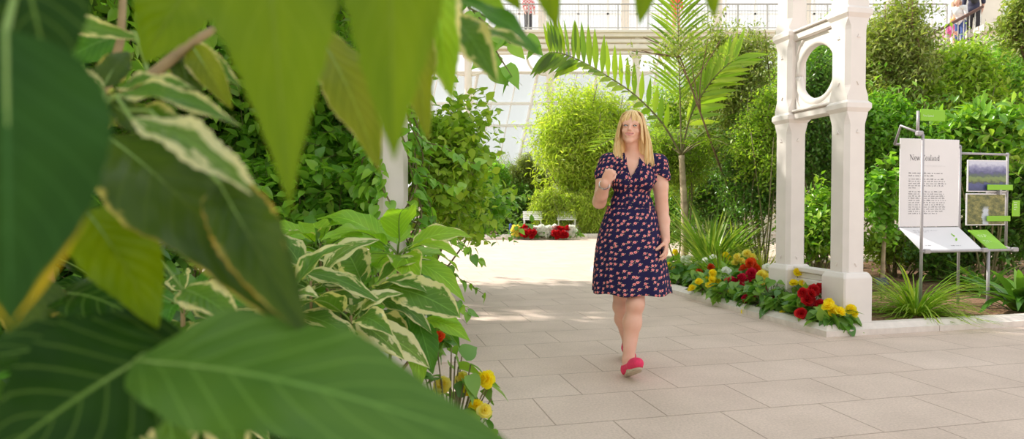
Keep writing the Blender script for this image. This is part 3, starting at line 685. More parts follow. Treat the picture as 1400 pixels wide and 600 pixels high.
# palm
def frond(name, root, base, d0, L, n, ll, lw, droop, up, rng, lm, lift=.6, taper=True, vee=.5, fwd=.5, start=.18):
    "pinnate frond: arching rachis with two rows of leaflets"
    p = np.asarray(base, float); d = unit(d0); side0 = unit(np.cross(d, Z)) if abs(d[2]) < .97 else np.array([1., 0, 0]); pts = [p.copy()]; m = 34
    for i in range(m):
        p = p+d*L/m; d = unit(d-Z*droop/m); pts.append(p.copy())
    mb = MB(); mb.tube(pts, list(np.linspace(.014, .003, m+1)), 6)
    V = []; F = []
    for i in range(n):
        s = start+(1-start)*i/(n-1); f = s*m; j = min(int(f), m-1); q = pts[j]+(pts[j+1]-pts[j])*(f-j); t = unit(pts[j+1]-pts[j])
        side = unit(side0-t*np.dot(side0, t)); nn = unit(np.cross(side, t))*up
        l = ll*(.55+.9*math.sin(PI*min(1, .22+s*.80)))/1.45*(1 if s < .93 else .7)
        for e in (-1, 1):
            ld = unit(side*e*1.0+t*fwd+nn*vee+rng.normal(size=3)*.06); b0 = len(V); pp = q.copy(); st = 5
            wd = unit(np.cross(ld, nn))
            for k in range(st+1):
                u = k/st; ww = lw*(.25+1.2*u if u < .3 else .61*(1-((u-.3)/.7)**2)/.61*.61+.03)
                V += [pp-wd*ww/2, pp+nn*.0+np.cross(wd, ld)*.12*ww, pp+wd*ww/2]; pp = pp+ld*l/st; ld = unit(ld-Z*lift/st)
            for k in range(st):
                a = b0+3*k; F += [[a, a+1, a+4, a+3], [a+1, a+2, a+5, a+4]]
    o = mobj(name, np.array(V), [np.array(F)], lm, root)
    mb.build('rachis', M['twig'], o, smooth=True)
    return o
PB = gnd(936, 9.9, .04)
palm = thing('palm', 'slender ringed palm with long pinnate fronds behind the woman', 'palm', PB)
rng = np.random.default_rng(71)
mb = MB(); pts = []; rs = []
for i in range(31):
    z = -.02+i*.062; pts.append(PB+np.array([.02*math.sin(i*.12)-.0015*i, .0, z])); rs.append(.058-.0005*i+(.004 if i % 3 == 0 else 0))
mb.tube(pts, rs, 14); mb.build('trunk', M['palebark'], palm, smooth=True)
CR = pts[-1]
def frond_path(name, root, pts, leaflets, lm, rng, w=.08):
    "frond along given points; leaflets: list of (s, direction, length)"
    pts = [np.asarray(p, float) for p in pts]; n = len(pts)-1; fine = []
    for i in range(n*8+1):
        f = i/8; j = min(int(f), n-1); u = f-j; p0 = pts[max(j-1, 0)]; p1 = pts[j]; p2 = pts[j+1]; p3 = pts[min(j+2, n)]
        fine.append(.5*((2*p1)+(-p0+p2)*u+(2*p0-5*p1+4*p2-p3)*u*u+(-p0+3*p1-3*p2+p3)*u**3))
    mb = MB(); mb.tube(fine, list(np.linspace(.016, .004, len(fine))), 6); V = []; F = []
    for s_, ld, l in leaflets:
        f = s_*(len(fine)-1); j = min(int(f), len(fine)-2); q = fine[j]+(fine[j+1]-fine[j])*(f-j); t = unit(fine[j+1]-fine[j])
        ld = unit(ld+rng.normal(size=3)*.05); wd = unit(t-ld*np.dot(t, ld)); nn = np.cross(wd, ld); b0 = len(V); st = 6; pp = q.copy()
        wd = unit(wd+nn*rng.normal()*.3)
        for k in range(st+1):
            u = k/st; ww = w*(.3+2.0*u if u < .33 else max(.03, .97*(1-((u-.33)/.67)**1.9)))
            V += [pp-wd*ww/2, pp+nn*.10*ww, pp+wd*ww/2]; pp = pp+ld*l/st; ld = unit(ld-Z*.05)
        for k in range(st): a = b0+3*k; F += [[a, a+1, a+4, a+3], [a+1, a+2, a+5, a+4]]
    o = mobj(name, np.array(V), [np.array(F)], lm, root); mb.build('rachis', M['twig'], o, smooth=True); return o
lf_ = []
for i in range(23):
    s_ = .14+.86*i/22
    lf_.append((s_, Z+np.array([.02-.34*(s_-.4), .05, 0]), .62-.22*abs(s_-.62)/.5))
    if s_ > .62: lf_.append((s_, -Z*(.5+.9*(s_-.6))+np.array([-.55, -.25, .55-.4*s_]), .48))
    else: lf_.append((s_+.02, np.array([-.5, -.85, -.1]), .46))
frond_path('frond', palm, [CR, P(905, 168, 9.75), P(868, 130, 9.6), P(830, 104, 9.45), P(795, 84, 9.3), P(768, 73, 9.2), P(752, 72, 9.1)], lf_, LM['palm'], rng, .105)
lf_ = []
for i in range(17):
    s_ = .22+.78*i/16
    for e in (-1, 1): lf_.append((s_, np.array([.55+.35*e, -.25, .75-.55*e]), .55-.2*abs(s_-.55)))
frond_path('frond', palm, [CR, P(942, 165, 9.8), P(958, 132, 9.65), P(980, 102, 9.5), P(1006, 80, 9.4)], lf_, LM['bright'], rng, .09)
frond('frond', palm, CR, np.array([-.045, -.05, 1.0]), 3.1, 34, .66, .062, .08, 1, rng, LM['palm'], vee=.25, lift=.35, fwd=.95, start=.28)
frond('frond', palm, CR, np.array([.75, .25, .95]), 2.1, 28, .62, .062, 1.5, 1, rng, LM['palm'], vee=.3, lift=.5)
frond('frond', palm, CR, np.array([.95, -.3, .75]), 2.0, 32, .62, .034, 1.5, 1, rng, LM['olive'], vee=.1, lift=.8)
frond('frond', palm, CR, np.array([.45, .9, .9]), 1.9, 26, .6, .05, 1.3, 1, rng, LM['palm'], vee=.3, lift=.5)
frond('frond', palm, CR, np.array([-.75, .8, .9]), 1.9, 26, .6, .05, 1.3, 1, rng, LM['palm'], vee=.3, lift=.5)
frond('frond', palm, CR, np.array([.3, -.6, .5]), 1.3, 24, .5, .045, 1.6, 1, rng, LM['palm'], vee=.2, lift=.7)

# ---------------------------------------------------------------- begonias
def petal_mat(name, c, deep):
    q = NT(name); g = q.n('ShaderNodeNewGeometry'); col = q.ramp(g.outputs['Random Per Island'], [(.2, deep), (.8, c)])
    q.l(col, q.bsdf.inputs['Base Color']); q.bsdf.inputs['Roughness'].default_value = .5
    tr = q.n('ShaderNodeBsdfTranslucent', {'Color': col}); mx = q.n('ShaderNodeMixShader', {0: .6, 1: q.bsdf.outputs[0], 2: tr.outputs[0]})
    q.l(mx.outputs[0], q.out.inputs['Surface']); return q.m
PET = {'yellow': petal_mat('yellow_petal', (1.0, .92, .06), (1.0, .84, .02)), 'pale yellow': petal_mat('pale_yellow_petal', (1.0, .93, .28), (.96, .85, .14)),
       'red': petal_mat('red_petal', (.80, .03, .03), (.55, .01, .02)), 'crimson': petal_mat('crimson_petal', (.82, .03, .09), (.6, .01, .05)),
       'orange': petal_mat('orange_petal', (.88, .16, .03), (.75, .08, .01)), 'white': petal_mat('white_petal', (1.0, 1.0, .97), (.95, .96, .88))}
def bloom_mesh(name, m, seed, r=.04):
    "double ruffled begonia bloom around the origin, facing +z"
    rng = np.random.default_rng(seed); V = []; F = []
    for ringi, (n, tilt, rr) in enumerate(((6, 1.25, 1.0), (6, .95, .9), (5, .6, .72), (4, .3, .5))):
        for k in range(n):
            az = 2*PI*(k+.5*ringi)/n+rng.normal()*.12; out = np.array([math.cos(az), math.sin(az), 0]); sd = np.array([-out[1], out[0], 0])
            tl = tilt+rng.normal()*.1; b0 = len(V); L = r*rr*rng.uniform(.9, 1.1)
            for i in range(4):
                s = i/3; w = L*(.35+.95*math.sin(PI*min(1, .15+s*.72)))
                a = tl*(.75+.35*s); q = out*math.sin(a)*L*s+Z*math.cos(a)*L*s+Z*.006*ringi
                up = out*-math.cos(a)+Z*math.sin(a)
                for j in (-1, -.4, .4, 1): V.append(q+sd*w/2*j+up*(.22*L*j*j*s+.05*L*math.sin(5*j+k)*s))
            for i in range(3):
                for j in range(3): a = b0+4*i+j; F.append([a, a+1, a+5, a+4])
    me = fast_mesh(name, np.array(V), [np.array(F)]); me.materials.append(m); return me
BLOOM = {c: [bloom_mesh('bloom', m, 5+i) for i in range(2)] for c, m in PET.items()}
def begonia(label, base, blooms, cat='flower', group=None, nleaf=92, R=.18, H=.24, seed=0, scale=1.0, name='begonia', lm='begonia', L=.125):
    """blooms: list of (colour, world point)"""
    rng = np.random.default_rng(seed); root = thing(name, label, cat, base, group)
    base = np.asarray(base, float); mb = MB(); pos = []; dr = []; nr = []
    for i in range(nleaf):
        az = rng.uniform(0, 2*PI); r = R*math.sqrt(rng.random()); z = H*(.22+.80*rng.random())*(1-.45*(r/R)**2)
        p = base+np.array([r*math.cos(az), r*math.sin(az), z]); o = np.array([math.cos(az), math.sin(az), 0])
        pos.append(p); dr.append(o*.8+.5*rng.normal(size=3)-Z*.35); nr.append(Z+.5*rng.normal(size=3)+.35*o)
        mb.tube([base+np.array([0, 0, -.01]), (base+p)/2+np.array([0, 0, .02]), p], .0028, 4)
    Ls = L*rng.uniform(.7, 1.25, nleaf)
    for c, q in blooms: mb.tube([base+np.array([0, 0, -.01]), base*.45+q*.55+np.array([0, 0, .015]), q-Z*.012], .003, 4)
    V, Q, Tr = leaf_cloud(tmpl('heart', 6, .18, .25), np.array(pos), np.array(dr), np.array(nr), Ls, Ls*.78)
    mobj('foliage', V, [Q, Tr], LM[lm], root); mb.build('stems', M['twig'], root, smooth=True)
    for i, (c, q) in enumerate(blooms):
        o = bpy.data.objects.new('bloom', BLOOM[c][i % 2]); link(o, root); o.location = [float(v) for v in (q-wloc(root))]
        f = unit(np.array([-.15, -.8, .6])+.35*rng.normal(size=3)); o.rotation_euler = Vector(f).to_track_quat('Z', 'Y').to_euler()
        s = 1.22*scale*rng.uniform(.85, 1.15); o.scale = (s, s, s)
    return root
GB = 'begonias along the kerb'
def bed_plant(label, px, t, items, seed, **kw):
    d = bed_d(px, t); b = W(t, d, .045); k = b[1]
    return begonia(label, b, [(c, P(x, y, k-dz-.07)) for c, x, y, dz in items]+[(c, P(x+rx_, y+ry_, k-dz-.02)) for c, x, y, dz in items for rx_, ry_ in ((9*math.sin(seed*1.7+x), 4+6*math.cos(seed+y)),) if (x+y) % 2 == 0], group=GB, seed=seed, **kw)
bed_plant('yellow begonia at the kerb corner, in front of the near cream column', 1140, 3.98, [('yellow', 1132, 420, .05), ('yellow', 1147, 428, .08), ('yellow', 1163, 423, .0), ('yellow', 1133, 415, .0)], 81, R=.14, H=.2)
bed_plant('red begonia clump against the foot of the near cream column', 1110, 4.02, [('red', 1112, 397, .0), ('red', 1120, 394, .0), ('red', 1097, 400, .02), ('red', 1103, 412, .06), ('red', 1121, 418, .08), ('red', 1095, 428, .1), ('red', 1108, 402, .08)], 82, R=.17, H=.28, scale=1.15)
bed_plant('yellow begonia rising between the feet of the two columns', 1098, 4.22, [('yellow', 1090, 373, .0), ('yellow', 1112, 378, .0), ('yellow', 1085, 388, .05), ('yellow', 1098, 388, .05)], 83, R=.17, H=.34)
bed_plant('yellow begonia low beside the kerb, left of the red clump', 1073, 3.97, [('yellow', 1069, 430, .04), ('yellow', 1081, 427, .02), ('yellow', 1072, 434, .08)], 84, R=.15, H=.26)
bed_plant('crimson begonia hanging toward the kerb in mid row', 1030, 4.0, [('crimson', 1020, 409, .02), ('crimson', 1028, 404, .0), ('crimson', 1032, 409, .05)], 85, R=.15, H=.22, scale=1.2)
bed_plant('orange begonia behind the hanging crimson blooms', 1044, 4.1, [('orange', 1038, 398, .0), ('orange', 1049, 402, .0), ('orange', 1050, 396, .03), ('yellow', 1027, 425, .14)], 86, R=.15, H=.26)
bed_plant('pale yellow begonia clump left of the far cream column', 1046, 4.28, [('pale yellow', 1040, 374, .0), ('pale yellow', 1047, 380, .03), ('pale yellow', 1038, 389, .05), ('pale yellow', 1055, 385, .0), ('pale yellow', 1044, 392, .06), ('white', 1049, 366, -.05)], 87, R=.17, H=.34, scale=1.1)
bed_plant('crimson begonia clump at the middle of the flower row', 1015, 4.1, [('crimson', 1004, 386, .0), ('crimson', 1021, 384, .02), ('crimson', 1027, 374, .0), ('crimson', 1015, 380, .05), ('crimson', 1012, 392, .07)], 88, R=.17, H=.3, scale=1.25)
bed_plant('orange red begonia above the crimson clump', 1026, 4.34, [('orange', 1017, 368, .0), ('orange', 1030, 364, .0), ('orange', 1024, 360, .02), ('orange', 1033, 368, .03)], 89, R=.16, H=.36, scale=1.1)
bed_plant('tall pale yellow begonia in front of the yellowish grass', 1020, 4.62, [('pale yellow', 1009, 352, .0), ('pale yellow', 1021, 346, .0), ('pale yellow', 1028, 352, .02), ('pale yellow', 1014, 358, .02)], 90, R=.18, H=.42, scale=1.1)
bed_plant('yellow begonia spilling over the kerb beside the orange one', 975, 3.98, [('yellow', 974, 374, .0), ('yellow', 956, 386, .04), ('yellow', 980, 386, .04), ('yellow', 972, 391, .07), ('yellow', 973, 383, .06)], 91, R=.18, H=.3, scale=1.1)
bed_plant('orange begonia left of the yellow one spilling over the kerb', 958, 4.15, [('orange', 956, 373, .0), ('orange', 962, 379, .03), ('orange', 971, 365, -.03)], 92, R=.16, H=.32)
bed_plant('white begonia between the orange blooms and the crimson clump', 992, 4.2, [('white', 992, 370, .0), ('white', 990, 380, .03), ('white', 997, 377, .02)], 93, R=.16, H=.32)
bed_plant('white begonia close to the woman at the kerb', 921, 4.0, [('white', 922, 379, .0), ('white', 919, 386, .03), ('white', 926, 384, .03), ('white', 916, 382, .02)], 94, R=.18, H=.3, scale=1.15)
bed_plant('white begonia behind, in front of the fine grass', 947, 4.38, [('white', 940, 361, .0), ('white', 954, 361, .0), ('white', 934, 354, .0), ('white', 946, 367, .04)], 95, R=.18, H=.36)
bed_plant('yellow and orange begonia nearest the hand of the woman', 927, 4.3, [('yellow', 914, 362, .0), ('yellow', 922, 368, .03), ('yellow', 931, 365, .0), ('orange', 929, 358, .0), ('orange', 929, 371, .04), ('yellow', 922, 345, -.05)], 96, R=.17, H=.34)
bed_plant('small yellow begonia alone in front of the flax', 992, 4.75, [('yellow', 992, 348, .0)], 97, R=.12, H=.36, nleaf=24)
bed_plant('low green and yellow begonia spreading over the kerb in mid row', 1003, 3.95, [('yellow', 1000, 398, .0), ('orange', 1008, 401, .0)], 101, R=.2, H=.24)
bed_plant('leafy begonia with one red bloom between the crimson and the corner plants', 1056, 4.0, [('red', 1060, 405, .0), ('pale yellow', 1052, 412, .0)], 102, R=.2, H=.34)
bed_plant('white begonia behind the yellow one spilling over the kerb', 968, 4.45, [('white', 964, 356, .0), ('white', 975, 352, .0), ('white', 970, 362, .0)], 103, R=.18, H=.38)
# left side ones
begonia('pale yellow begonia in the near bed under the big foreground leaf', W(.33, 2.46, .05), [('pale yellow', P(632, 517, 2.5)), ('yellow', P(667, 519, 2.45)), ('pale yellow', P(605, 527, 2.5)), ('pale yellow', P(655, 522, 2.5)), ('yellow', P(651, 556, 2.42)), ('pale yellow', P(662, 562, 2.4)), ('yellow', P(644, 531, 2.45))], seed=98, R=.19, H=.50, nleaf=90, L=.085, scale=.72)
bed2 = W(.46, 4.62, .05)
begonia('yellow and orange begonia in the shade at the left kerb corner', bed2, [('yellow', P(597, 444, 4.5)), ('yellow', P(610, 450, 4.5)), ('orange', P(600, 462, 4.45)), ('yellow', P(604, 440, 4.6))], seed=99, R=.15, H=.24)
# far row
GF = 'bedding flowers of the far bed'
far = [(705, 'pale yellow', 'pale yellow bedding plant by the blue post at the far kerb'), (717, 'red', 'red bedding plant in front of the first far bench'), (728, 'red', 'red bedding plant hanging over the far kerb, left one'), (741, 'white', 'white bedding plant left of the gap between the far benches'), (752, 'white', 'white bedding plant right of the gap between the far benches'), (760, 'red', 'red bedding plant left of the second far bench'), (771, 'red', 'red bedding plant hanging over the far kerb, right one'), (783, 'white', 'white bedding plant at the right end of the far flower row')]
for i, (px, c, lab) in enumerate(far):
    r_ = np.random.default_rng(200+i); k = 20.7; b = gnd(px, k, .05)
    bl = [(c if r_.random() < .8 else 'white', P(px+r_.uniform(-6, 6), r_.uniform(310, 322), k-.2)) for _ in range(11)]
    if c == 'red': bl += [(c, P(px+r_.uniform(-3, 6), r_.uniform(317, 324), k-.35)) for _ in range(7)]
    begonia(lab, b, bl, name='bedding_plant', group=GF, seed=210+i, R=.3, H=.32, nleaf=50, L=.12, scale=1.9)
# ================================================================ large leaved plants of the near bed
BL = {}
g1, d1 = (.13, .27, .02), (.09, .20, .018)
BL['yellowgreen'] = big_leaf_mat('yellow_green_leaf', (.20, .31, .004), (.15, .255, .004), (.55, .55, .12), 0, trans=.55, veins=8, vein_col=(.25, .36, .03))
BL['oldgold'] = big_leaf_mat('olive_gold_leaf', (.24, .29, .015), (.19, .25, .013), (.66, .60, .28), .10, trans=.55, veins=9, patch=.25)
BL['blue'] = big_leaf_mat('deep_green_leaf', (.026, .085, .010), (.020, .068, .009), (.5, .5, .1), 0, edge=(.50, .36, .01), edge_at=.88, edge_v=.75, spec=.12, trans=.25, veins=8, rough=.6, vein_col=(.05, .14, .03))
BL['dark'] = big_leaf_mat('very_dark_green_leaf', (.018, .058, .004), (.013, .044, .004), (.5, .5, .1), 0, spec=.10, trans=.2, veins=7, vein_col=(.16, .28, .05))  # very dark green leaf with paler veins
BL['olive'] = big_leaf_mat('olive_green_leaf', (.070, .125, .012), (.040, .085, .009), (.6, .5, .12), .05, edge=(.50, .30, .05), trans=.4, veins=8, patch=.35, vein_col=(.10, .16, .02))
BL['sheen'] = big_leaf_mat('soft_sheen_leaf', (.085, .185, .028), (.062, .15, .022), (.5, .5, .2), 0, trans=.3, veins=8, rough=.36, vein_col=(.20, .38, .08))
BL['varieg'] = big_leaf_mat('cream_edged_leaf', (.12, .25, .03), (.09, .20, .03), (.66, .64, .32), .36, trans=.4, veins=9, patch=.55)
BL['cream'] = big_leaf_mat('mostly_cream_leaf', (.18, .30, .05), (.13, .24, .04), (.74, .72, .42), .62, trans=.4, veins=9, patch=.6)
BL['lime'] = big_leaf_mat('lit_lime_leaf', (.30, .50, .03), (.24, .44, .03), (.75, .72, .40), .16, trans=.5, veins=9, patch=.4)
BL['fresh'] = big_leaf_mat('fresh_green_leaf', (.30, .52, .045), (.23, .46, .04), (.6, .6, .2), .0, trans=.45, veins=9, rough=.3)
BL['mid'] = big_leaf_mat('plain_green_leaf', (.09, .25, .025), (.06, .19, .02), (.6, .6, .2), .0, trans=.4, veins=9, rough=.3)
STEM = mat('tan_shoot', (.30, .21, .09), .6, var=.25, scale=25)
BROWN = mat('brown_shoot', (.22, .13, .05), .6, var=.3, scale=25)

def leaf(root, B, Tp, width, m, roll=0.0, arch=.10, fold=.18, wave=.03, serr=.03, shape='ovate', petiole=None, seed=0, n=26, c=8, name='leaf', up=None, curl=0.0):
    "one large leaf from base B to tip Tp (world), blade facing the eye by default, rolled about its midrib"
    rng = np.random.default_rng(seed); B = np.asarray(B, float); Tp = np.asarray(Tp, float)
    ax = unit(Tp-B); L = np.linalg.norm(Tp-B)
    h = -unit((B+Tp)/2-CAM)*.75+Z*.5 if up is None else np.asarray(up, float)
    nn = unit(h-ax*np.dot(h, ax)); sd = np.cross(ax, nn)
    nr = math.cos(roll)*nn+math.sin(roll)*sd; sd = np.cross(ax, nr)
    s = np.linspace(0, 1, n+1)
    if shape == 'ovate': w = np.sin(PI*s**.72)**.85*(1-.12*s)
    elif shape == 'acum': w = np.clip(np.sin(PI*s**.60), 0, 1)**1.25*(1-.25*s)+.02*(1-s)
    elif shape == 'acum2': w = np.clip(np.sin(PI*s**.60), 0, 1)**.9*(1-.25*s)+.02*(1-s)
    elif shape == 'lance': w = np.sin(PI*s**.85)**.95
    elif shape == 'round': w = np.sin(PI*s**.9)**.6
    else: w = np.sin(PI*s**1.25)**.8
    w[0] = .02; w[-1] = 0
    if shape != 'lance': w[-2] *= .8
    ph = rng.uniform(0, 6.28, 4); V = []; U = []
    for i in range(n+1):
        mid = B+ax*L*s[i]+nr*arch*L*(math.sin(PI*s[i]))+nr*curl*L*(-(s[i]**2))
        for j in range(c+1):
            u = 2*j/c-1
            e = 1+serr*(1 if i % 2 else -1)*(abs(u) > .99)+.05*math.sin(7*s[i]+ph[0]+2*np.sign(u))
            hw = width/2*w[i]*e
            z = fold*abs(u)**1.3*hw+wave*L*math.sin(s[i]*15+ph[1]*np.sign(u)+ph[2])*u*u*w[i]+.010*L*math.sin(s[i]*28*PI/2)*abs(u)*(1-abs(u))
            V.append(mid+sd*u*hw+nr*z); U.append(((u+1)/2, s[i]))
    F = [[i*(c+1)+j, i*(c+1)+j+1, (i+1)*(c+1)+j+1, (i+1)*(c+1)+j] for i in range(n) for j in range(c)]
    o = mobj(name, V, [F], BL[m], root, uv=U)
    r0 = max(.0015, min(.004, width*.02)); mb = MB()
    mids = [B+ax*L*q+nr*arch*L*math.sin(PI*q)+nr*curl*L*(-(q*q))-nr*r0*.6 for q in np.linspace(0, .97, 14)]
    pts = mids; rad = list(np.linspace(r0, r0*.25, 14))
    if petiole is not None:
        p0 = np.asarray(petiole, float); pts = [p0, (p0*.55+B*.45)+Z*.1*np.linalg.norm(B-p0)]+mids; rad = [r0*1.5, r0*1.2]+rad
    mb.tube(pts, rad, 6); mb.build('midrib', M['midrib'], o, smooth=True)
    return o
M['midrib'] = mat('leaf_midrib', (.20, .32, .06), .5, var=.1)

S0 = P(66, 300, .80); S0[2] = .05
fore = thing('variegated_shrub', 'close big leaved shrub with hanging yellow green and cream edged leaves at the left', 'shrub', S0)
def stem(root, pts, r, name='stem', m=None): MB().tube(pts, r, 9).build(name, m or STEM, root, smooth=True)
trunk_top = P(68, 20, .80)
stem(fore, [S0-Z*.02, S0+np.array([.01, 0, .35]), P(60, 330, .80), P(66, 160, .80), trunk_top, P(64, -90, .8), P(60, -220, .78)], [.011, .0105, .010, .0095, .009, .008, .006], m=BROWN)
TOPB = [P(64, -90, .8), P(180, -190, .66), P(300, -215, .55), P(420, -230, .48), P(560, -225, .52), P(700, -190, .62), P(900, -170, .68), P(985, -160, .68)]
stem(fore, TOPB, [.007, .0068, .0065, .006, .0055, .005, .004, .003])
NODE = P(146, 150, .62)
stem(fore, [P(64, 330, .80), P(95, 235, .74), NODE], [.007, .006, .005], m=BROWN)
stem(fore, [NODE, P(205, 105, .66), P(262, 58, .70), P(292, 40, .72)], [.0062, .006, .0055, .004])
NODE2 = P(205, 492, .46)
stem(fore, [P(62, 520, .80), P(110, 520, .66), P(160, 505, .53), NODE2], [.0075, .0065, .0055, .004], m=BROWN)
def fl(bx, by, bk, tx, ty, tk, wpx, m, pet=None, **kw):
    k = (bk+tk)/2; return leaf(fore, P(bx, by, bk), P(tx, ty, tk), wpx/FPX*k, m, petiole=pet, **kw)
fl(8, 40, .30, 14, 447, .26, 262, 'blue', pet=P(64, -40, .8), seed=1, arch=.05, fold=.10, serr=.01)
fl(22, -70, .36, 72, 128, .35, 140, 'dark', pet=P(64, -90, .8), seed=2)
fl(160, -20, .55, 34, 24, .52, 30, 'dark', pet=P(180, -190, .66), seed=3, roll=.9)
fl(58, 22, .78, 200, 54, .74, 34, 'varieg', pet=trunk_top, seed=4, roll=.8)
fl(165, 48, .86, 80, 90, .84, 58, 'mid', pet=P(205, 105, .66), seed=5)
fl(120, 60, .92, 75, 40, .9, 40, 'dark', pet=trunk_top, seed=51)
fl(278, -40, .52, 197, 88, .48, 112, 'yellowgreen', pet=TOPB[2], seed=6, shape='ovate')
fl(352, -190, .42, 398, 297, .36, 225, 'yellowgreen', pet=TOPB[3], seed=7, arch=.05, fold=.25, shape='acum')
fl(432, 40, .64, 519, 235, .60, 84, 'oldgold', pet=P(420, -80, .6), seed=8, arch=.06, roll=-.25)
stem(fore, [TOPB[3], P(430, -60, .62), P(432, 40, .64)], [.003, .0025, .002])
fl(530, -190, .42, 539, 222, .37, 178, 'yellowgreen', pet=TOPB[4], seed=9, arch=.05, fold=.25, shape='acum2')
fl(572, 20, .66, 586, 194, .60, 54, 'oldgold', pet=P(565, -100, .6), seed=10, roll=.3)
fl(598, -40, .66, 619, 138, .65, 66, 'lime', pet=TOPB[5], seed=11, roll=.35)
fl(618, 22, .74, 680, 115, .70, 56, 'varieg', pet=P(600, -100, .66), seed=12)
fl(616, -4, .70, 742, 80, .72, 36, 'mid', pet=P(600, -100, .66), seed=13, roll=-.35, shape='lance')
fl(640, 40, .8, 733, 74, .8, 26, 'varieg', pet=P(600, -60, .7), seed=131, roll=-.3)
fl(618, -18, .74, 694, 18, .74, 46, 'lime', pet=TOPB[5], seed=14)
fl(655, -50, .7, 712, 15, .7, 40, 'yellowgreen', pet=TOPB[5], seed=141)
fl(728, -110, .62, 762, 41, .60, 58, 'yellowgreen', pet=TOPB[5], seed=15, roll=.25)
fl(893, -120, .62, 874, 35, .60, 60, 'yellowgreen', pet=TOPB[6], seed=16, roll=-.2)
fl(962, -110, .64, 977, 27, .62, 46, 'yellowgreen', pet=TOPB[7], seed=17)
# cream edged shoot
fl(155, 130, .62, 330, 174, .57, 50, 'varieg', pet=NODE, seed=18, roll=-.15, serr=.06)
fl(180, 162, .50, 359, 276, .46, 66, 'cream', pet=NODE, seed=19, roll=-.1, serr=.06, shape='lance')
fl(146, 186, .56, 402, 452, .44, 165, 'olive', pet=NODE, seed=20, arch=.07, serr=.02)
fl(118, 288, .52, 217, 450, .47, 112, 'yellowgreen', pet=P(95, 235, .74), seed=21, arch=.08, serr=.03)
fl(142, 130, .64, 66, 108, .64, 52, 'varieg', pet=NODE, seed=22)
fl(150, 128, .66, 268, 122, .62, 44, 'varieg', pet=NODE, seed=23, roll=-.2)
fl(160, 150, .64, 300, 205, .60, 44, 'varieg', pet=NODE, seed=231)
fl(255, 60, .74, 330, 120, .72, 30, 'varieg', pet=P(262, 58, .70), seed=232, roll=.2)
stem(fore, [P(120, 175, .78), P(150, 110, .8), P(165, 55, .82), P(170, -40, .84)], [.006, .006, .005, .004])
fl(150, 140, .6, 222, 196, .58, 40, 'olive', pet=NODE, seed=24, roll=.4)
fl(145, 138, .6, 108, 205, .56, 56, 'oldgold', pet=NODE, seed=25)
fl(140, 120, .66, 176, 70, .7, 40, 'olive', pet=NODE, seed=26)
fl(262, 62, .70, 318, 150, .68, 44, 'oldgold', pet=P(262, 58, .70), seed=27, roll=.3)
fl(245, 75, .70, 270, 170, .68, 40, 'olive', pet=P(240, 75, .69), seed=28)
fl(300, 250, .48, 425, 465, .41, 95, 'olive', pet=NODE, seed=29, roll=.3)
# dark and pale leaves at the bottom
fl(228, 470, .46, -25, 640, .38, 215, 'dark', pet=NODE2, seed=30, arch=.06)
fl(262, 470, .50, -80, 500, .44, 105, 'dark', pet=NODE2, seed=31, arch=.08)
fl(185, 492, .43, 712, 618, .335, 205, 'sheen', pet=NODE2, seed=32, arch=.06, fold=.12, serr=.015)
fl(215, 500, .60, 245, 650, .52, 120, 'varieg', pet=NODE2, seed=33)
fl(285, 500, .62, 330, 640, .54, 100, 'varieg', pet=NODE2, seed=34)
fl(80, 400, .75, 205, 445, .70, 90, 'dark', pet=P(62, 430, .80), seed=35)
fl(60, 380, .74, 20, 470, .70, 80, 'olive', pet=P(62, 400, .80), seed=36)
fl(250, 395, .9, 330, 445, .85, 60, 'varieg', pet=P(95, 235, .74), seed=37)

# ---- middle distance shoots in the same bed
def rosette(root, c, node_r, n, L, Wd, mts, seed, tilt=(-.25, .65), jit=.35, shape='ovate', face=None):
    rng = np.random.default_rng(seed)
    for i in range(n):
        az = i*2.4+rng.uniform(-.25, .25); el = tilt[0]+(tilt[1]-tilt[0])*i/max(1, n-1)+rng.normal()*.08
        d = np.array([math.cos(az)*math.cos(el), math.sin(az)*math.cos(el), math.sin(el)])
        l = L*rng.uniform(1-jit, 1+jit*.6); b = c+d*l*.22+Z*.02*(i/n)
        tip = b+d*l-Z*l*.18
        leaf(root, b, tip, Wd*l/L, mts[i % len(mts)], petiole=c-Z*.03*(1-i/n), up=Z+.35*np.array([0, -1, 0])+.2*rng.normal(size=3), arch=.13, fold=.22, seed=seed*100+i, n=16, c=6, serr=.02, shape=shape, curl=.05)
def shoot_plant(name, label, gx, gk, nodes, group=None):
    base = gnd(gx, gk, .05); root = thing(name, label, 'shrub', base, group)
    for (c, n, L, Wd, mts, seed, tilt) in nodes:
        a = base+np.array([0, 0, -.02]); m_ = (a+c)/2+np.array([0, .05, .05])
        stem(root, [a, m_, c-Z*.12, c+Z*.02], [.008, .007, .006, .004])
        rosette(root, c, .01, n, L, Wd, mts, seed, tilt)
    return root
GM = 'large leaved shrubs of the near bed'
shoot_plant('rosette_shrub', 'fresh green shrub whose big leaves fan out in front of the vine wrapped columns', 520, 2.75, [
    (P(544, 346, 2.45), 11, .29, .12, ['fresh', 'fresh', 'lime'], 301, (-.35, .55)),
    (P(438, 340, 2.6), 11, .30, .12, ['fresh', 'lime', 'fresh'], 302, (-.3, .55)),
    (P(350, 372, 2.7), 8, .26, .11, ['fresh', 'mid'], 303, (-.3, .6))], GM)
vs = shoot_plant('variegated_shrub', 'low shrub of cream edged leaves bulging over the kerb behind the large foreground leaf', 455, 2.1, [
    (P(500, 402, 2.2), 9, .21, .10, ['varieg', 'cream', 'varieg'], 311, (-.4, .6)),
    (P(425, 392, 2.1), 10, .22, .10, ['varieg', 'varieg', 'cream'], 312, (-.4, .6)),
    (P(480, 440, 1.95), 9, .20, .10, ['cream', 'varieg'], 313, (-.5, .5)),
    (P(385, 420, 1.8), 9, .20, .10, ['varieg', 'cream'], 314, (-.4, .6)),
    (P(565, 440, 2.3), 8, .17, .08, ['mid', 'mid', 'fresh'], 315, (-.9, .3))], GM)
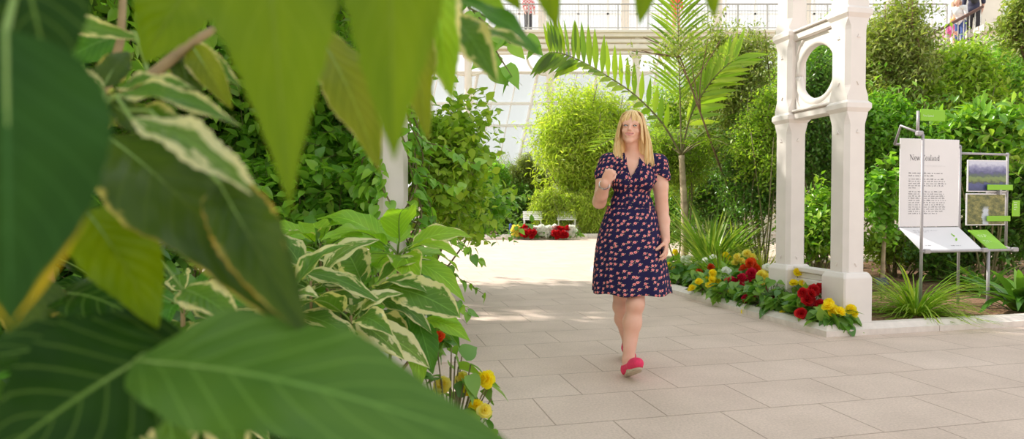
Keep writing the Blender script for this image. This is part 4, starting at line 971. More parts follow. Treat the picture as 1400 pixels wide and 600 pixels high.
def vl(bx, by, tx, ty, k, wpx, m, **kw): leaf(vs, P(bx, by, k), P(tx, ty, k-.04), wpx/FPX*k, m, petiole=P(500, 412, 2.2), n=20, c=6, **kw)
vl(532, 392, 628, 432, 2.08, 56, 'varieg', seed=321, arch=.12, shape='round')
vl(492, 380, 468, 334, 2.2, 50, 'varieg', seed=322, shape='round')
vl(480, 382, 414, 343, 2.2, 20, 'cream', seed=323, roll=.4)
vl(415, 372, 528, 420, 2.0, 34, 'varieg', seed=324, roll=-.3)
vl(488, 438, 553, 492, 1.95, 40, 'cream', seed=325)
vl(568, 428, 592, 512, 2.2, 36, 'mid', seed=326, shape='lance')
vl(556, 430, 572, 497, 2.25, 34, 'mid', seed=327, shape='lance')
vl(590, 425, 628, 440, 2.25, 20, 'fresh', seed=328)
shoot_plant('variegated_shrub', 'shaded cream edged shrub half hidden under the darkest foreground leaves', 235, 1.35, [
    (P(250, 415, 1.35), 9, .15, .07, ['varieg', 'olive', 'mid'], 331, (-.4, .6)),
    (P(285, 545, 1.2), 9, .14, .07, ['varieg', 'cream'], 332, (-.4, .6)),
    (P(150, 400, 1.5), 9, .17, .08, ['mid', 'dark', 'olive'], 333, (-.4, .6)),
    (P(215, 500, 1.25), 9, .16, .08, ['varieg', 'dark'], 334, (-.4, .6)),
    (P(120, 520, 1.4), 9, .17, .08, ['dark', 'mid'], 335, (-.4, .6))], GM)
# dense undergrowth filling the bed and climber leaves near the top
sh('leafy_undershrub', 'dark undergrowth shrub in the near bed below the cream edged leaves', 'shrub', 320, 480, 2.2, (.48, .36, .36), 380, .22, 7, .10, .055, 'dark', 341, group=GM, z0=.05)
sh('leafy_undershrub', 'dark undergrowth shrub behind the brown stem, low at the left edge', 'shrub', 100, 430, 2.3, (.62, .42, .55), 480, .24, 7, .10, .055, 'dark', 342, group=GM, z0=.05)
# ================================================================ soft-body modelling: blended volumes -> one mesh
def smin(a, b, k):
    if k <= 0: return np.minimum(a, b)
    h = np.clip(.5+.5*(b-a)/k, 0, 1); return b*(1-h)+a*h-k*h*(1-h)
def sdf_eval(pr, X, Y, Zz):
    kind = pr[0]
    if kind == 'c':
        a, b, ra, rb = np.asarray(pr[1], float), np.asarray(pr[2], float), pr[3], pr[4]
        ba = b-a; L2 = max(float(ba@ba), 1e-12)
        t = np.clip(((X-a[0])*ba[0]+(Y-a[1])*ba[1]+(Zz-a[2])*ba[2])/L2, 0, 1)
        return np.sqrt((X-a[0]-t*ba[0])**2+(Y-a[1]-t*ba[1])**2+(Zz-a[2]-t*ba[2])**2)-(ra+(rb-ra)*t)
    c, r, R = np.asarray(pr[1], float), pr[2], pr[3]
    x, y, z = X-c[0], Y-c[1], Zz-c[2]
    if R is not None:
        R = np.asarray(R, float)      # rows = local axes
        x, y, z = R[0][0]*x+R[0][1]*y+R[0][2]*z, R[1][0]*x+R[1][1]*y+R[1][2]*z, R[2][0]*x+R[2][1]*y+R[2][2]*z
    k0 = np.sqrt((x/r[0])**2+(y/r[1])**2+(z/r[2])**2); k1 = np.sqrt((x/r[0]**2)**2+(y/r[1]**2)**2+(z/r[2]**2)**2)
    return k0*(k0-1)/np.maximum(k1, 1e-9)
def C(a, b, ra, rb, k=.02, op='+'): return ('c', a, b, ra, rb, k, op)
def E(c, r, R=None, k=.02, op='+'): return ('e', c, r if isinstance(r, tuple) else (r, r, r), R, k, op)
def prim_box(pr, m):
    if pr[0] == 'c':
        a, b = np.asarray(pr[1], float), np.asarray(pr[2], float); r = max(pr[3], pr[4])+m
        return np.minimum(a, b)-r, np.maximum(a, b)+r
    r = max(pr[2])+m; c = np.asarray(pr[1], float); return c-r, c+r
def sdf_mesh(prims, h, inflate=0.0, cut=None):
    lo = np.min([prim_box(p, .02+inflate)[0] for p in prims if p[-1] == '+'], axis=0)-3*h
    hi = np.max([prim_box(p, .02+inflate)[1] for p in prims if p[-1] == '+'], axis=0)+3*h
    n = np.ceil((hi-lo)/h).astype(int)+1
    ax = [(lo[i]+h*np.arange(n[i])).astype(np.float32) for i in range(3)]
    F = np.full(n, .2, np.float32)
    for p in prims:
        k = p[-2]; a, b = prim_box(p, max(2*k, 4*h)+.01+inflate)
        i0 = np.clip(np.floor((a-lo)/h).astype(int), 0, n-1); i1 = np.clip(np.ceil((b-lo)/h).astype(int)+1, 1, n)
        if (i1 <= i0).any(): continue
        sl = tuple(slice(i0[j], i1[j]) for j in range(3))
        X = ax[0][sl[0]][:, None, None]; Y = ax[1][sl[1]][None, :, None]; Zz = ax[2][sl[2]][None, None, :]
        d = sdf_eval(p, X, Y, Zz).astype(np.float32)
        if p[-1] == '+': F[sl] = smin(F[sl], d-inflate, k)
        else: F[sl] = -smin(-F[sl], d, k)
    if cut is not None:
        X, Y, Zz = ax[0][:, None, None], ax[1][None, :, None], ax[2][None, None, :]
        for fn in cut: F = np.maximum(F, fn(X, Y, Zz))
    F[0] = F[-1] = .2; F[:, 0] = F[:, -1] = .2; F[:, :, 0] = F[:, :, -1] = .2
    return surface_nets(F, lo, h)
def surface_nets(F, lo, h):
    S = F < 0; c = S[:-1, :-1, :-1]
    cnt = np.zeros(c.shape, np.uint8)
    for i in (0, 1):
        for j in (0, 1):
            for k in (0, 1):
                cnt += S[i:S.shape[0]-1+i, j:S.shape[1]-1+j, k:S.shape[2]-1+k]
    act = (cnt > 0) & (cnt < 8); I = np.argwhere(act); idx = np.full(c.shape, -1, np.int64); idx[act] = np.arange(len(I))
    acc = np.zeros((len(I), 3)); num = np.zeros(len(I))
    corners = [(i, j, k) for i in (0, 1) for j in (0, 1) for k in (0, 1)]
    val = {q: F[I[:, 0]+q[0], I[:, 1]+q[1], I[:, 2]+q[2]].astype(float) for q in corners}
    for q in corners:
        for ax_ in range(3):
            if q[ax_] == 0:
                q2 = list(q); q2[ax_] = 1; q2 = tuple(q2); a, b = val[q], val[q2]; m = (a < 0) != (b < 0)
                t = np.where(m, a/np.where(a-b == 0, 1, a-b), 0)
                p = np.tile(np.array(q, float), (len(I), 1)); p[:, ax_] += t
                acc[m] += p[m]; num[m] += 1
    V = lo+h*(I+acc/num[:, None]); Q = []
    for ax_ in range(3):
        a = np.moveaxis(S, ax_, 0); e = a[:-1] != a[1:]; ii = np.moveaxis(idx, ax_, 0)
        E_ = np.argwhere(e[:, 1:-1, 1:-1])+np.array([0, 1, 1])
        if not len(E_): continue
        x, y, z = E_.T
        q = np.stack([ii[x, y-1, z-1], ii[x, y, z-1], ii[x, y, z], ii[x, y-1, z]], 1)
        fl_ = a[x, y, z]
        if ax_ == 1: fl_ = ~fl_
        q[~fl_] = q[~fl_][:, ::-1]; Q.append(q)
    Q = np.concatenate(Q); return V, Q[(Q >= 0).all(1)]
# ================================================================ the woman walking on the path
SKIN = NT('skin'); SKIN.bsdf.inputs['Base Color'].default_value = (.80, .47, .36, 1); SKIN.bsdf.inputs['Roughness'].default_value = .45
_tc = SKIN.n('ShaderNodeTexCoord'); _nz = SKIN.n('ShaderNodeTexNoise', {'Vector': _tc.outputs['Object'], 'Scale': 9.0, 'Detail': 3.0})
SKIN.l(SKIN.ramp(_nz.outputs[0], [(.35, (.76, .41, .29)), (.65, (.82, .48, .36))]), SKIN.bsdf.inputs['Base Color'])
SKIN.bsdf.inputs['Subsurface Weight'].default_value = .12; SKIN.bsdf.inputs['Subsurface Radius'].default_value = (.02, .008, .004)
SKIN = SKIN.m
def floral():
    q = NT('navy_rose_print_cotton'); uv = q.n('ShaderNodeUVMap'); sc_ = 1/.037
    def vor(off):
        a = q.n('ShaderNodeVectorMath', {0: uv.outputs[0], 1: (off[0], off[1], 0)}, operation='ADD')
        return q.n('ShaderNodeTexVoronoi', {'Vector': a.outputs[0], 'Scale': sc_, 'Randomness': .62}, voronoi_dimensions='2D')
    v = vor((0, 0)); nz = q.n('ShaderNodeTexNoise', {'Vector': uv.outputs[0], 'Scale': 330.0, 'Detail': 1.0})
    d = q.math('ADD', v.outputs['Distance'], q.math('MULTIPLY', q.math('SUBTRACT', nz.outputs[0], .5), .16))
    navy = (.016, .012, .058)
    col = q.ramp(d, [(.0, (.50, .03, .04)), (.07, (.70, .10, .11)), (.12, (.86, .36, .33)), (.16, (.84, .20, .21)), (.20, (.86, .38, .37)), (.23, navy)], 'LINEAR')
    l1 = vor((.0095, .0105)); l2 = vor((-.0125, -.004))
    m1 = q.math('LESS_THAN', l1.outputs['Distance'], .07); m2 = q.math('LESS_THAN', l2.outputs['Distance'], .07)
    lf = q.math('MULTIPLY', q.math('MAXIMUM', m1, m2), q.math('GREATER_THAN', d, .27))
    q.l(q.mix(lf, col, (.42, .33, .17)), q.bsdf.inputs['Base Color']); q.bsdf.inputs['Roughness'].default_value = .8; q.bsdf.inputs['Specular IOR Level'].default_value = .2
    return q.m
FLORAL = floral()
HAIRM = NT('blond_hair'); _tc = HAIRM.n('ShaderNodeTexCoord'); _g = HAIRM.n('ShaderNodeNewGeometry')
_mp = HAIRM.n('ShaderNodeMapping', {'Vector': _tc.outputs['Object'], 'Scale': (160, 160, 9)}); _nz = HAIRM.n('ShaderNodeTexNoise', {'Vector': _mp.outputs[0], 'Scale': 1.0, 'Detail': 3.0})
_f = HAIRM.math('ADD', HAIRM.math('MULTIPLY', _nz.outputs[0], .75), HAIRM.math('MULTIPLY', _g.outputs['Random Per Island'], .3))
HAIRM.l(HAIRM.ramp(_f, [(.22, (.42, .22, .07)), (.45, (.72, .46, .18)), (.75, (.92, .70, .38))]), HAIRM.bsdf.inputs['Base Color']); HAIRM.bsdf.inputs['Roughness'].default_value = .38
HAIRM = HAIRM.m
LIP = mat('lips', (.68, .20, .19), .35, var=.05); TOOTH = mat('teeth', (.88, .84, .78), .25, var=.02); BROW = mat('brow_hair', (.30, .15, .06), .7)
EYEW = mat('eye_white', (.82, .80, .78), .15, var=.01); IRIS = mat('iris', (.07, .09, .10), .15, var=.2); LASH = mat('lashes', (.06, .035, .02), .6)
PINK = mat('pink_canvas', (.78, .035, .12), .75, var=.10, scale=60, bump=.1); SOLE = mat('cream_rubber_sole', (.52, .43, .30), .7, var=.12, scale=40, c2=(.62, .53, .40))
SILVER = mat('silver_strap', (.75, .73, .70), .25, metal=.8); DIAL = mat('watch_dial', (.85, .84, .80), .2)

def finger(pr, base, d0, nrm, lens, curl, r0, k=.004, r1=None):
    "bent finger: three bones curling about the axis across the palm"
    p = np.asarray(base, float); d = unit(d0); ax = unit(np.cross(d, nrm)); r = r0; r1 = r1 or r0*.72
    rs = np.linspace(r0, r1, len(lens)+1)
    for i, (l, c) in enumerate(zip(lens, curl)):
        cs, sn = math.cos(c), math.sin(c); d = d*cs+np.cross(ax, d)*sn+ax*np.dot(ax, d)*(1-cs)
        q = p+d*l; pr.append(C(p, q, rs[i], rs[i+1], k if i else .008)); p = q
def hand(pr, wrist, fwd, palm_n, thumb_side, L=.175, curl=(.3, .35, .25), thumb=(.5, .3), tspread=.75, spread=.10, w=.034):
    """palm + four fingers + thumb; fwd: wrist->knuckles, palm_n: out of the palm, thumb_side: towards the thumb"""
    f = unit(fwd); t = unit(np.asarray(thumb_side)-f*np.dot(f, thumb_side)); n = unit(palm_n-f*np.dot(f, palm_n)-t*np.dot(t, palm_n)); w0 = np.asarray(wrist, float)
    P0 = L*.52; R = (t, f, n)
    pr.append(E(w0+f*P0*.55, (w, P0*.60, .0135), R, .012)); pr.append(E(w0+f*P0*.28+t*.012+n*.004, (w*.68, P0*.40, .0155), R, .012))
    for i, (o, l) in enumerate(((.026, .40), (.009, .45), (-.009, .42), (-.025, .33))):
        b = w0+f*P0*(.95 if i in (1, 2) else .89)+t*o
        d = unit(f+t*o*spread/.026*1.2)
        finger(pr, b, d, n, [L*l*.46, L*l*.30, L*l*.24], [c*(1+.12*i) for c in curl], .0088-.0006*(i == 3))
    b = w0+f*P0*.22+t*w*.62+n*.004; d = unit(f*.75+t*tspread+n*.25)
    finger(pr, b, d, unit(n-t*.6), [L*.24, L*.19, L*.15], [.1, thumb[0], thumb[1]], .0115, .006, .0082)

# ---- joints
HC = P(863.5, 178.5, 4.24)                                  # head centre
yaw, pit, rol = math.radians(-17), math.radians(13), math.radians(4)
hf = np.array([math.sin(yaw)*math.cos(pit), -math.cos(yaw)*math.cos(pit), math.sin(pit)])
hr = unit(np.cross(-hf, Z)); hu = np.cross(hr, -hf)
hr = unit(hr*math.cos(rol)-hu*math.sin(rol)); hu = np.cross(hr, -hf)
def H(x, y, z): return HC+hr*x+hf*y+hu*z
RH = (hr, hf, hu)
NB = P(866, 216, 4.29)
shR, shL = P(831, 223, 4.27), P(901, 224, 4.29)
elR, wrR = P(819.5, 276, 4.22), P(826.5, 250, 4.03)
elL, wrL = P(905, 285, 4.30), P(910.5, 329, 4.20)
hpL, hpR = P(877, 328, 4.26), P(851, 328, 4.30)
knL, anL = P(868.5, 415, 4.12), P(859, 491, 4.10)
knR, anR = P(849.5, 419, 4.36), P(858.5, 468, 4.60)
pel = P(864, 312, 4.29); wst = P(863, 284, 4.29); chs = P(864.5, 245, 4.28)
body = []
body += [E(H(0, -.018, .034), (.070, .088, .084), RH, .01), E(H(0, .024, -.018), (.055, .060, .070), RH, .03),
         E(H(0, .064, -.092), (.017, .016, .015), RH, .026), C(H(-.040, .004, -.046), H(-.010, .060, -.088), .013, .011, .022), C(H(.040, .004, -.046), H(.010, .060, -.088), .013, .011, .022),
         E(H(-.035, .062, -.024), (.019, .017, .015), RH, .020), E(H(.035, .062, -.024), (.019, .017, .015), RH, .020),
         C(H(-.040, .066, .027), H(.040, .066, .027), .012, .012, .022), E(H(0, .056, .052), (.052, .030, .036), RH, .03)]
body += [E(H(-.030, .094, .005), (.0165, .015, .0115), RH, .010, '-'), E(H(.030, .094, .005), (.0165, .015, .0115), RH, .010, '-')]
body += [C(H(0, .082, .014), H(0, .1015, -.0245), .0065, .0095, .010), E(H(-.0105, .091, -.028), .0068, None, .007), E(H(.0105, .091, -.028), .0068, None, .007),
         E(H(0, .076, -.054), (.029, .015, .019), RH, .018)]
for i_ in (-2, -1, 0, 1, 2): body += [E(H(.0115*i_, .097-.0022*i_*i_, -.0545+.0014*i_*i_), (.0095, .012, .0062-.0007*abs(i_)), RH, .003, '-')]
body += [C(H(0, -.024, -.060), NB+np.array([0, .01, -.01]), .044, .048, .025)]
# torso (inside the dress), shoulders, limbs
body += [E(chs+np.array([0, .0, .02]), (.150, .088, .14), None, .03), E(wst, (.125, .088, .13), None, .05), E(pel, (.155, .105, .13), None, .05),
         C(shR+np.array([.03, 0, .005]), shL+np.array([-.03, 0, .005]), .052, .052, .05), C(NB+np.array([-.05, .01, -.012]), shR, .036, .042, .04), C(NB+np.array([.05, .01, -.012]), shL, .036, .042, .04),
         C(NB-Z*.05+np.array([-.055, -.035, 0]), NB-Z*.05+np.array([.055, -.035, 0]), .030, .030, .04)]
midR = elR*.5+shR*.5; midL = elL*.5+shL*.5
body += [C(shR, midR, .050, .050, .03), C(midR, elR, .050, .043, .02), C(elR, elR*.6+wrR*.4, .042, .041, .02), C(elR*.6+wrR*.4, wrR, .041, .0265, .02),
         C(shL, midL, .050, .050, .03), C(midL, elL, .050, .042, .02), C(elL, elL*.62+wrL*.38, .041, .040, .02), C(elL*.62+wrL*.38, wrL, .040, .0265, .02)]
def leg(hp, kn, an, cb):
    m = hp*.5+kn*.5; ca = kn*.66+an*.34+cb*.018
    return [C(hp, m, .085, .074, .04), C(m, kn, .074, .052, .03), E(kn-cb*.012, .050, None, .03), C(kn, ca, .049, .057, .03), C(ca, an, .056, .036, .03), E(kn-cb*.035, (.030, .022, .034), None, .03)]
bk = np.array([0, 1., 0])
body += leg(hpL, knL, anL, bk)+leg(hpR, knR, anR, bk)
# feet: heel on the ground with raised toes in front; pushing off the toes behind
dL = unit(np.array([.16, -.80, .40])); dR = unit(np.array([-.03, -.78, -.62]))
heelL = P(858, 509, 4.09); heelL[2] = .045
footL = [C(anL, heelL, .036, .033, .02), C(heelL, heelL+dL*.15, .032, .034, .02), C(heelL+dL*.13, heelL+dL*.19, .035, .028, .02)]
heelR = anR+np.array([0, .02, -.045]); toeR = heelR+dR*.145
toeR[2] = max(toeR[2], .035)
footR = [C(anR, heelR, .035, .032, .02), C(heelR, toeR, .033, .034, .02), C(toeR, toeR+np.array([0, -.055, 0]), .032, .026, .02)]
body += footL+footR
# hands: her right closed in front of the collar bone, her left hanging relaxed
hand(body, wrR, P(835, 233, 4.00)-wrR, np.array([.55, .85, .1]), np.array([.6, -.3, .7]), L=.165, curl=(1.25, 1.45, .8), thumb=(.7, .5), tspread=.5)
hand(body, wrL, P(911, 346, 4.15)-wrL, np.array([-.85, .45, .1]), np.array([-.35, -.9, .1]), L=.17, curl=(.28, .38, .28), thumb=(.3, .25), tspread=.5)
base_w = (P(862, 300, 4.2)*np.array([1, 1, 0]))
woman = thing('person', 'smiling blond woman walking in a navy dress printed with pink roses, hand at collar', 'person', base_w)
V, Q = sdf_mesh(body, .003)
mobj('body', V, [Q], SKIN, woman)
# ---- face details
for sd_ in (-1, 1):
    ec = H(.030*sd_, .0745, .004); R = .0122; look = unit(hf+hr*-.22+hu*.16); a1 = unit(np.cross(look, hu)); a2 = np.cross(a1, look)
    if np.dot(a2, hu) < 0: a2 = -a2
    e = MB().ball(ec, R, 18, 12, (a1, a2, look)).build('eye', EYEW, woman, smooth=True)
    MB().lathe([(.0001, .0008), (.0078, 0), (.0080, -.0018)], ec+look*(R+.0002-.0012), 16, (a1, a2, look), cap=False).build('iris', IRIS, e, smooth=True)
    def lid(el0, el1):
        V = []; nu, nv = 16, 5
        for i in range(nu+1):
            u = -1+2*i/nu; az_ = u*1.25; top = el1*(1-u*u)-.06
            for j in range(nv+1):
                el = el0+(top-el0)*j/nv; d_ = hf*math.cos(el)*math.cos(az_)+hr*math.cos(el)*math.sin(az_)+hu*math.sin(el); V.append(ec+d_*(R+.0013))
        return V, [[i*(nv+1)+j, (i+1)*(nv+1)+j, (i+1)*(nv+1)+j+1, i*(nv+1)+j+1] for i in range(nu) for j in range(nv)]
    V, F = lid(1.45, .42); MB().add(V, F).build('eyelid', SKIN, woman, smooth=True)
    edge = [np.array(v) for v in V[5::6]]
    V, F = lid(-1.45, -.22); MB().add(V, F).build('eyelid', SKIN, woman, smooth=True)
    MB().tube([v+hf*.0008 for v in edge], [.0006]+[.0020]*15+[.0006], 5).build('eyelashes', LASH, woman, smooth=True)
    pts = [H((.012+.036*u)*sd_, .0835-.014*u*u-.002, .0265+.006*math.sin(u*2.3)) for u in np.linspace(0, 1, 7)]
    MB().tube(pts, [.0020, .0032, .0036, .0034, .0028, .002, .001], 6).build('eyebrow', BROW, woman, smooth=True)
mb = MB()
for i in range(11):
    u = (i-5)/5; c = H(.0245*u, .0845-.0085*u*u, -.0535+.0045*u*u); mb.box(c, (.0046, .004, .0085-.002*abs(u)), (hr, hf, hu), .001)
mb.build('teeth', TOOTH, woman)
us = np.linspace(-1, 1, 15); mb = MB()
mb.tube([H(.0295*u, .0905-.0145*u*u, -.0485+.0065*u*u) for u in us], [.0008+.0022*(1-abs(u)**2.4) for u in us], 8)
mb.tube([H(.0290*u, .0895-.0140*u*u, -.0610+.0165*u*u) for u in us], [.0008+.0030*(1-abs(u)**2.4) for u in us], 8)
mb.build('lips', LIP, woman, smooth=True)
# ---- hair: a cap and long flat locks from a parting, ends on the shoulders
hair_pr = [E(H(0, -.026, .040), (.080, .096, .092), RH, .01), C(H(-.060, -.045, .0), HC+np.array([-.078, .03, -.14]), .032, .036, .03), C(H(.060, -.045, .0), HC+np.array([.085, .03, -.15]), .032, .036, .03), C(H(-.03, -.075, .0), HC+np.array([-.03, .07, -.16]), .045, .04, .03), C(H(.03, -.075, .0), HC+np.array([.03, .07, -.16]), .045, .04, .03)]
def face_cut(X, Y, Zz):
    y = (X-HC[0])*hf[0]+(Y-HC[1])*hf[1]+(Zz-HC[2])*hf[2]; z = (X-HC[0])*hu[0]+(Y-HC[1])*hu[1]+(Zz-HC[2])*hu[2]
    return np.minimum(y-(.018+np.clip((z-.055)*2.2, 0, .2)), .5)
V, Q = sdf_mesh(hair_pr, .004, cut=[face_cut])
hair = mobj('hair', V, [Q], HAIRM, woman)
rng = np.random.default_rng(404); mb = MB()
def lock(pts, r, flat=.5, blunt=.45):
    pts = [np.asarray(p, float) for p in pts]; m = 18; out = []
    n = len(pts)-1
    for i in range(m):
        f = i/(m-1)*n; j = min(int(f), n-1); u = f-j; p0 = pts[max(j-1, 0)]; p1 = pts[j]; p2 = pts[j+1]; p3 = pts[min(j+2, n)]
        out.append(.5*((2*p1)+(-p0+p2)*u+(2*p0-5*p1+4*p2-p3)*u*u+(-p0+3*p1-3*p2+p3)*u**3))
    rr = [r*(.5+.5*min(1, i/5))*(1 if i < m-4 else 1-(1-blunt)*(i-m+4)/3) for i in range(m)]
    mb.tube(out, rr, 6, flat=flat)
endz = P(866, 225, 4.28)[2]
for side in (-1, 1):
    for i in range(130):
        a = rng.uniform(.0, 1.0); q = rng.uniform(0, 1)
        if i < 80:                                     # front and side curtain, hanging beside the face onto the shoulder
            top = H(.006*side+rng.normal()*.004, .034-a*.06, .131-.008*a)
            m1 = H((.054+.010*q)*side, .040-.055*a, .106)
            m2 = H((.0765+.014*q)*side, .024-.060*a-.012*q, .040)
            h4 = np.array([HC[0]+.006+side*(.066+.072*q+.006*(side > 0)), HC[1]-.040+.050*a+.012*q, endz+rng.normal()*.006-.012*(side > 0)*(1-q)-.004])
            d_ = h4-m2; out_ = np.array([side*(.012+.006*q)*(1-.6*q), -.004, 0])
        else:
            phi = 1.7+a*1.4; sx, cy = math.sin(phi)*side, math.cos(phi)
            top = H(.006*side+rng.normal()*.004, .0-a*.06, .130-.012*a); m1 = H(.060*sx+.006*side, .050*cy-.025, .108); m2 = H(.088*sx, .082*cy-.026, .040)
            h4 = np.array([HC[0]+.004+.130*sx, HC[1]-.070*cy+.030, endz+rng.normal()*.007-.004]); d_ = h4-m2; out_ = np.array([.010*sx, -.006*cy, 0])
        lock([top, m1, m2, m2+d_*.28+out_*1.0, m2+d_*.55+out_*.9, m2+d_*.8+out_*.4, h4], .0078)
    for i in range(20):                                # fringe swept to the side
        a = i/19
        top = H(.005*side+.003*rng.normal(), .042-.012*a, .129)
        lock([top, H((.020+.018*a)*side, .080-.022*a, .104-.008*a), H((.046+.018*a)*side, .084-.030*a, .064-.006*a), H((.066+.010*a)*side, .066-.034*a, .020-.02*a), H((.074+.008*a)*side, .046-.032*a, -.030-.02*a), H((.078+.010*a)*side, .036-.03*a, -.075-.02*a)], .0058, blunt=.25)
for i in range(26):
    a = (i/25-.5)*2; sg = 1 if a > 0 else -1; ab = abs(a)
    lock([H(.003*sg+.003*a, .036, .130), H(.026*a+.003*sg, .080-.006*ab, .107), H(.044*a+.004*sg, .092-.012*ab, .076), H(.053*a+.008*sg, .092-.016*ab, .052+.005*rng.normal()-.008*ab), H(.057*a+.012*sg, .090-.02*ab, .036+.005*rng.normal()-.012*ab)], .0046, blunt=.2)
mb.build('hair_locks', HAIRM, hair, smooth=True)

# ---- dress: bodice volume cut at the waist and the neckline, gathered skirt, collar, placket
torso = [E(chs+np.array([0, .0, .02]), (.158, .096, .15), None, .03), E(chs+np.array([-.062, -.062, -.012]), (.066, .060, .062), None, .04), E(chs+np.array([.066, -.062, -.012]), (.066, .060, .062), None, .04),
         E(wst+np.array([0, 0, .01]), (.150, .098, .12), None, .05), C(shR+np.array([.03, 0, .012]), shL+np.array([-.03, 0, .012]), .056, .056, .05),
         C(NB+np.array([-.06, .01, -.014]), shR+Z*.006, .042, .052, .03), C(NB+np.array([.06, .01, -.014]), shL+Z*.006, .042, .052, .03),
         C(shR+Z*.004, shR+(elR-shR)*.30+np.array([-.010, 0, 0]), .060, .064, .02), C(shL+Z*.004, shL+(elL-shL)*.30+np.array([.008, 0, 0]), .060, .064, .02)]
vb = P(862.5, 243, 4.14)
def neck_cut(X, Y, Zz):
    cx = NB[0]+(vb[0]-NB[0])*np.clip((NB[2]-Zz)/(NB[2]-vb[2]), 0, 1); w = np.clip((Zz-vb[2])*.62, -1, .068)
    cut_ = np.where(Y < NB[1]+.005, w-np.abs(X-cx), .066-np.sqrt((X-NB[0])**2+(Y-NB[1])**2))
    return np.where(Zz > vb[2], cut_, -1.0)
def waist_cut(X, Y, Zz): return (wst[2]-.012)-Zz
sl_tilt = .28
def sleeve_cut(X, Y, Zz):
    return np.where(np.abs(X-NB[0]) > .150, (shR[2]-.085)-Zz-(np.abs(X-NB[0])-.17)*.5, -1)
V, Q = sdf_mesh(torso, .0045, cut=[neck_cut, waist_cut, sleeve_cut])
cx, cy_ = wst[0], wst[1]
def cyl_uv(V): x = V[:, 0]-cx; y = V[:, 1]-cy_; return np.stack([x+.9*np.tanh(x/.12)*(y+.13), V[:, 2]+.55*(y+.06)*np.clip((V[:, 2]-shR[2]+.12)/.1, 0, 1)], 1)
dress = mobj('dress', V, [Q], FLORAL, woman, uv=cyl_uv(V))
# skirt
prof = [(282, 831.5, 893, .100), (286, 830, 894.2, .104), (293, 827.2, 896.5, .118), (305, 823, 899.5, .138), (322, 818, 902.5, .158), (340, 815, 905.5, .172), (360, 813, 909, .186), (380, 811.8, 912, .197), (398.5, 811, 915, .205)]
NS = 192; rings = []; uvs = []
pr_ = np.array(prof); ys = np.linspace(282, 398.5, 44); kk = 4.29
gath = rng.uniform(0, 6.28, 8)
for y in ys:
    l, r, dp = (np.interp(y, pr_[:, 0], pr_[:, c]) for c in (1, 2, 3)); s = (y-282)/(398.5-282)
    pl, prr = P(l, y, kk), P(r, y, kk); c = (pl+prr)/2; hw = (prr[0]-pl[0])/2; ring = []
    for i in range(NS+1):
        q = 2*PI*i/NS-PI; cs, sn = math.sin(q), -math.cos(q)
        fold = (.028*math.sin(7*q+gath[0])+.020*math.sin(11*q+gath[1]+.6*s)+.012*math.sin(17*q+gath[2]))*s**.8*(1 if s > 0 else 0)+.010*math.sin(26*q+gath[3])*math.exp(-((s-.12)/.12)**2)
        m = 1+fold; x = math.copysign(abs(cs)**.92, cs)*hw*m; yv = math.copysign(abs(sn)**.92, sn)*dp*m
        kick = -.045*s*max(0, math.cos(q-.25))**2       # the leading knee pushes the front forward
        ring.append(np.array([c[0]+x, c[1]+yv+kick, c[2]-.006*math.sin(7*q+gath[0])*s])); uvs.append((q*.160*(1+.42*s), c[2]))
    rings.append(ring)
V = np.array([v for r in rings for v in r]); n1 = NS+1
F = np.array([[i*n1+k, i*n1+k+1, (i+1)*n1+k+1, (i+1)*n1+k] for i in range(len(rings)-1) for k in range(NS)])
sk = mobj('skirt', V, [F], FLORAL, dress, uv=np.array(uvs))
so_ = sk.modifiers.new('cloth', 'SOLIDIFY'); so_.thickness = .003
mb = MB()
wr = [np.array(v) for v in rings[1][::4]]
mb.loft([[p+np.array([0, 0, dz])+unit(np.array([p[0]-cx, p[1]-cy_, 0]))*.004 for p in wr] for dz in (-.006, .018)], closed=True, uv=np.array([(2*PI*i/len(wr)*.155, wst[2]+dz) for dz in (-.006, .018) for i in range(len(wr))]))
mb.build('waistband', FLORAL, dress, smooth=True, uv=True)
def front_y(x, z):
    "front surface of the bodice at world x,z"
    y = np.linspace(cy_-.25, cy_, 120); X = np.full_like(y, x); Zz = np.full_like(y, z); d = np.full_like(y, .3)
    for p in torso: d = smin(d, sdf_eval(p, X, y, Zz), p[-2])
    k = np.argmax(d < 0); return y[k]
for s, pts in ((-1, [(856.5, 215), (849, 223.5), (855, 232), (862.6, 244), (859.5, 233), (857, 224)]), (1, [(874, 215), (882, 225), (875, 233), (863.2, 244), (868.5, 233), (873, 224)])):
    mb = MB(); P3 = []
    for i, (x, y) in enumerate(pts):
        w = P(x, y, 4.16); yy = front_y(w[0], w[2]); k = 4.16*(yy/ w[1]); w = P(x, y, k); P3.append(w+np.array([0, -.008 if i in (1, 2) else -.004, 0]))
    ce = sum(P3)/6; V = P3+[ce+np.array([0, -.006, 0])]+[p+np.array([0, .006, 0]) for p in P3]
    F = [[i, (i+1) % 6, 6] for i in range(6)]+[[i, (i+1) % 6, (i+1) % 6+7, i+7] for i in range(6)]
    mb.add(V, F, [(v[0]*1.0, v[2]) for v in V]); mb.build('collar', FLORAL, dress, uv=True)
mb = MB(); L_ = []
for y in np.linspace(245, 283, 12):
    w = P(863.0, y, 4.15); yy = front_y(w[0], w[2]); L_.append(np.array([w[0], yy-.003, w[2]]))
mb.loft([[p+np.array([dx, dy, 0]) for dx, dy in ((-.012, .004), (-.012, -.001), (.012, -.001), (.012, .004))] for p in L_], closed=True, uv=np.array([(p[0]+dx, p[2]) for p in L_ for dx in (-.012, -.012, .012, .012)]))
plk = mb.build('placket', FLORAL, dress, uv=True)
BUT = mat('navy_button', (.03, .03, .09), .3)
for i in (1, 4, 7, 10): MB().lathe([(.0045, 0), (.005, .001), (.0045, .0025), (.001, .0022)], L_[i]+np.array([0, -.001, 0]), 12, ((1, 0, 0), (0, 0, 1), (0, -1, 0))).build('button', BUT, plk, smooth=True)
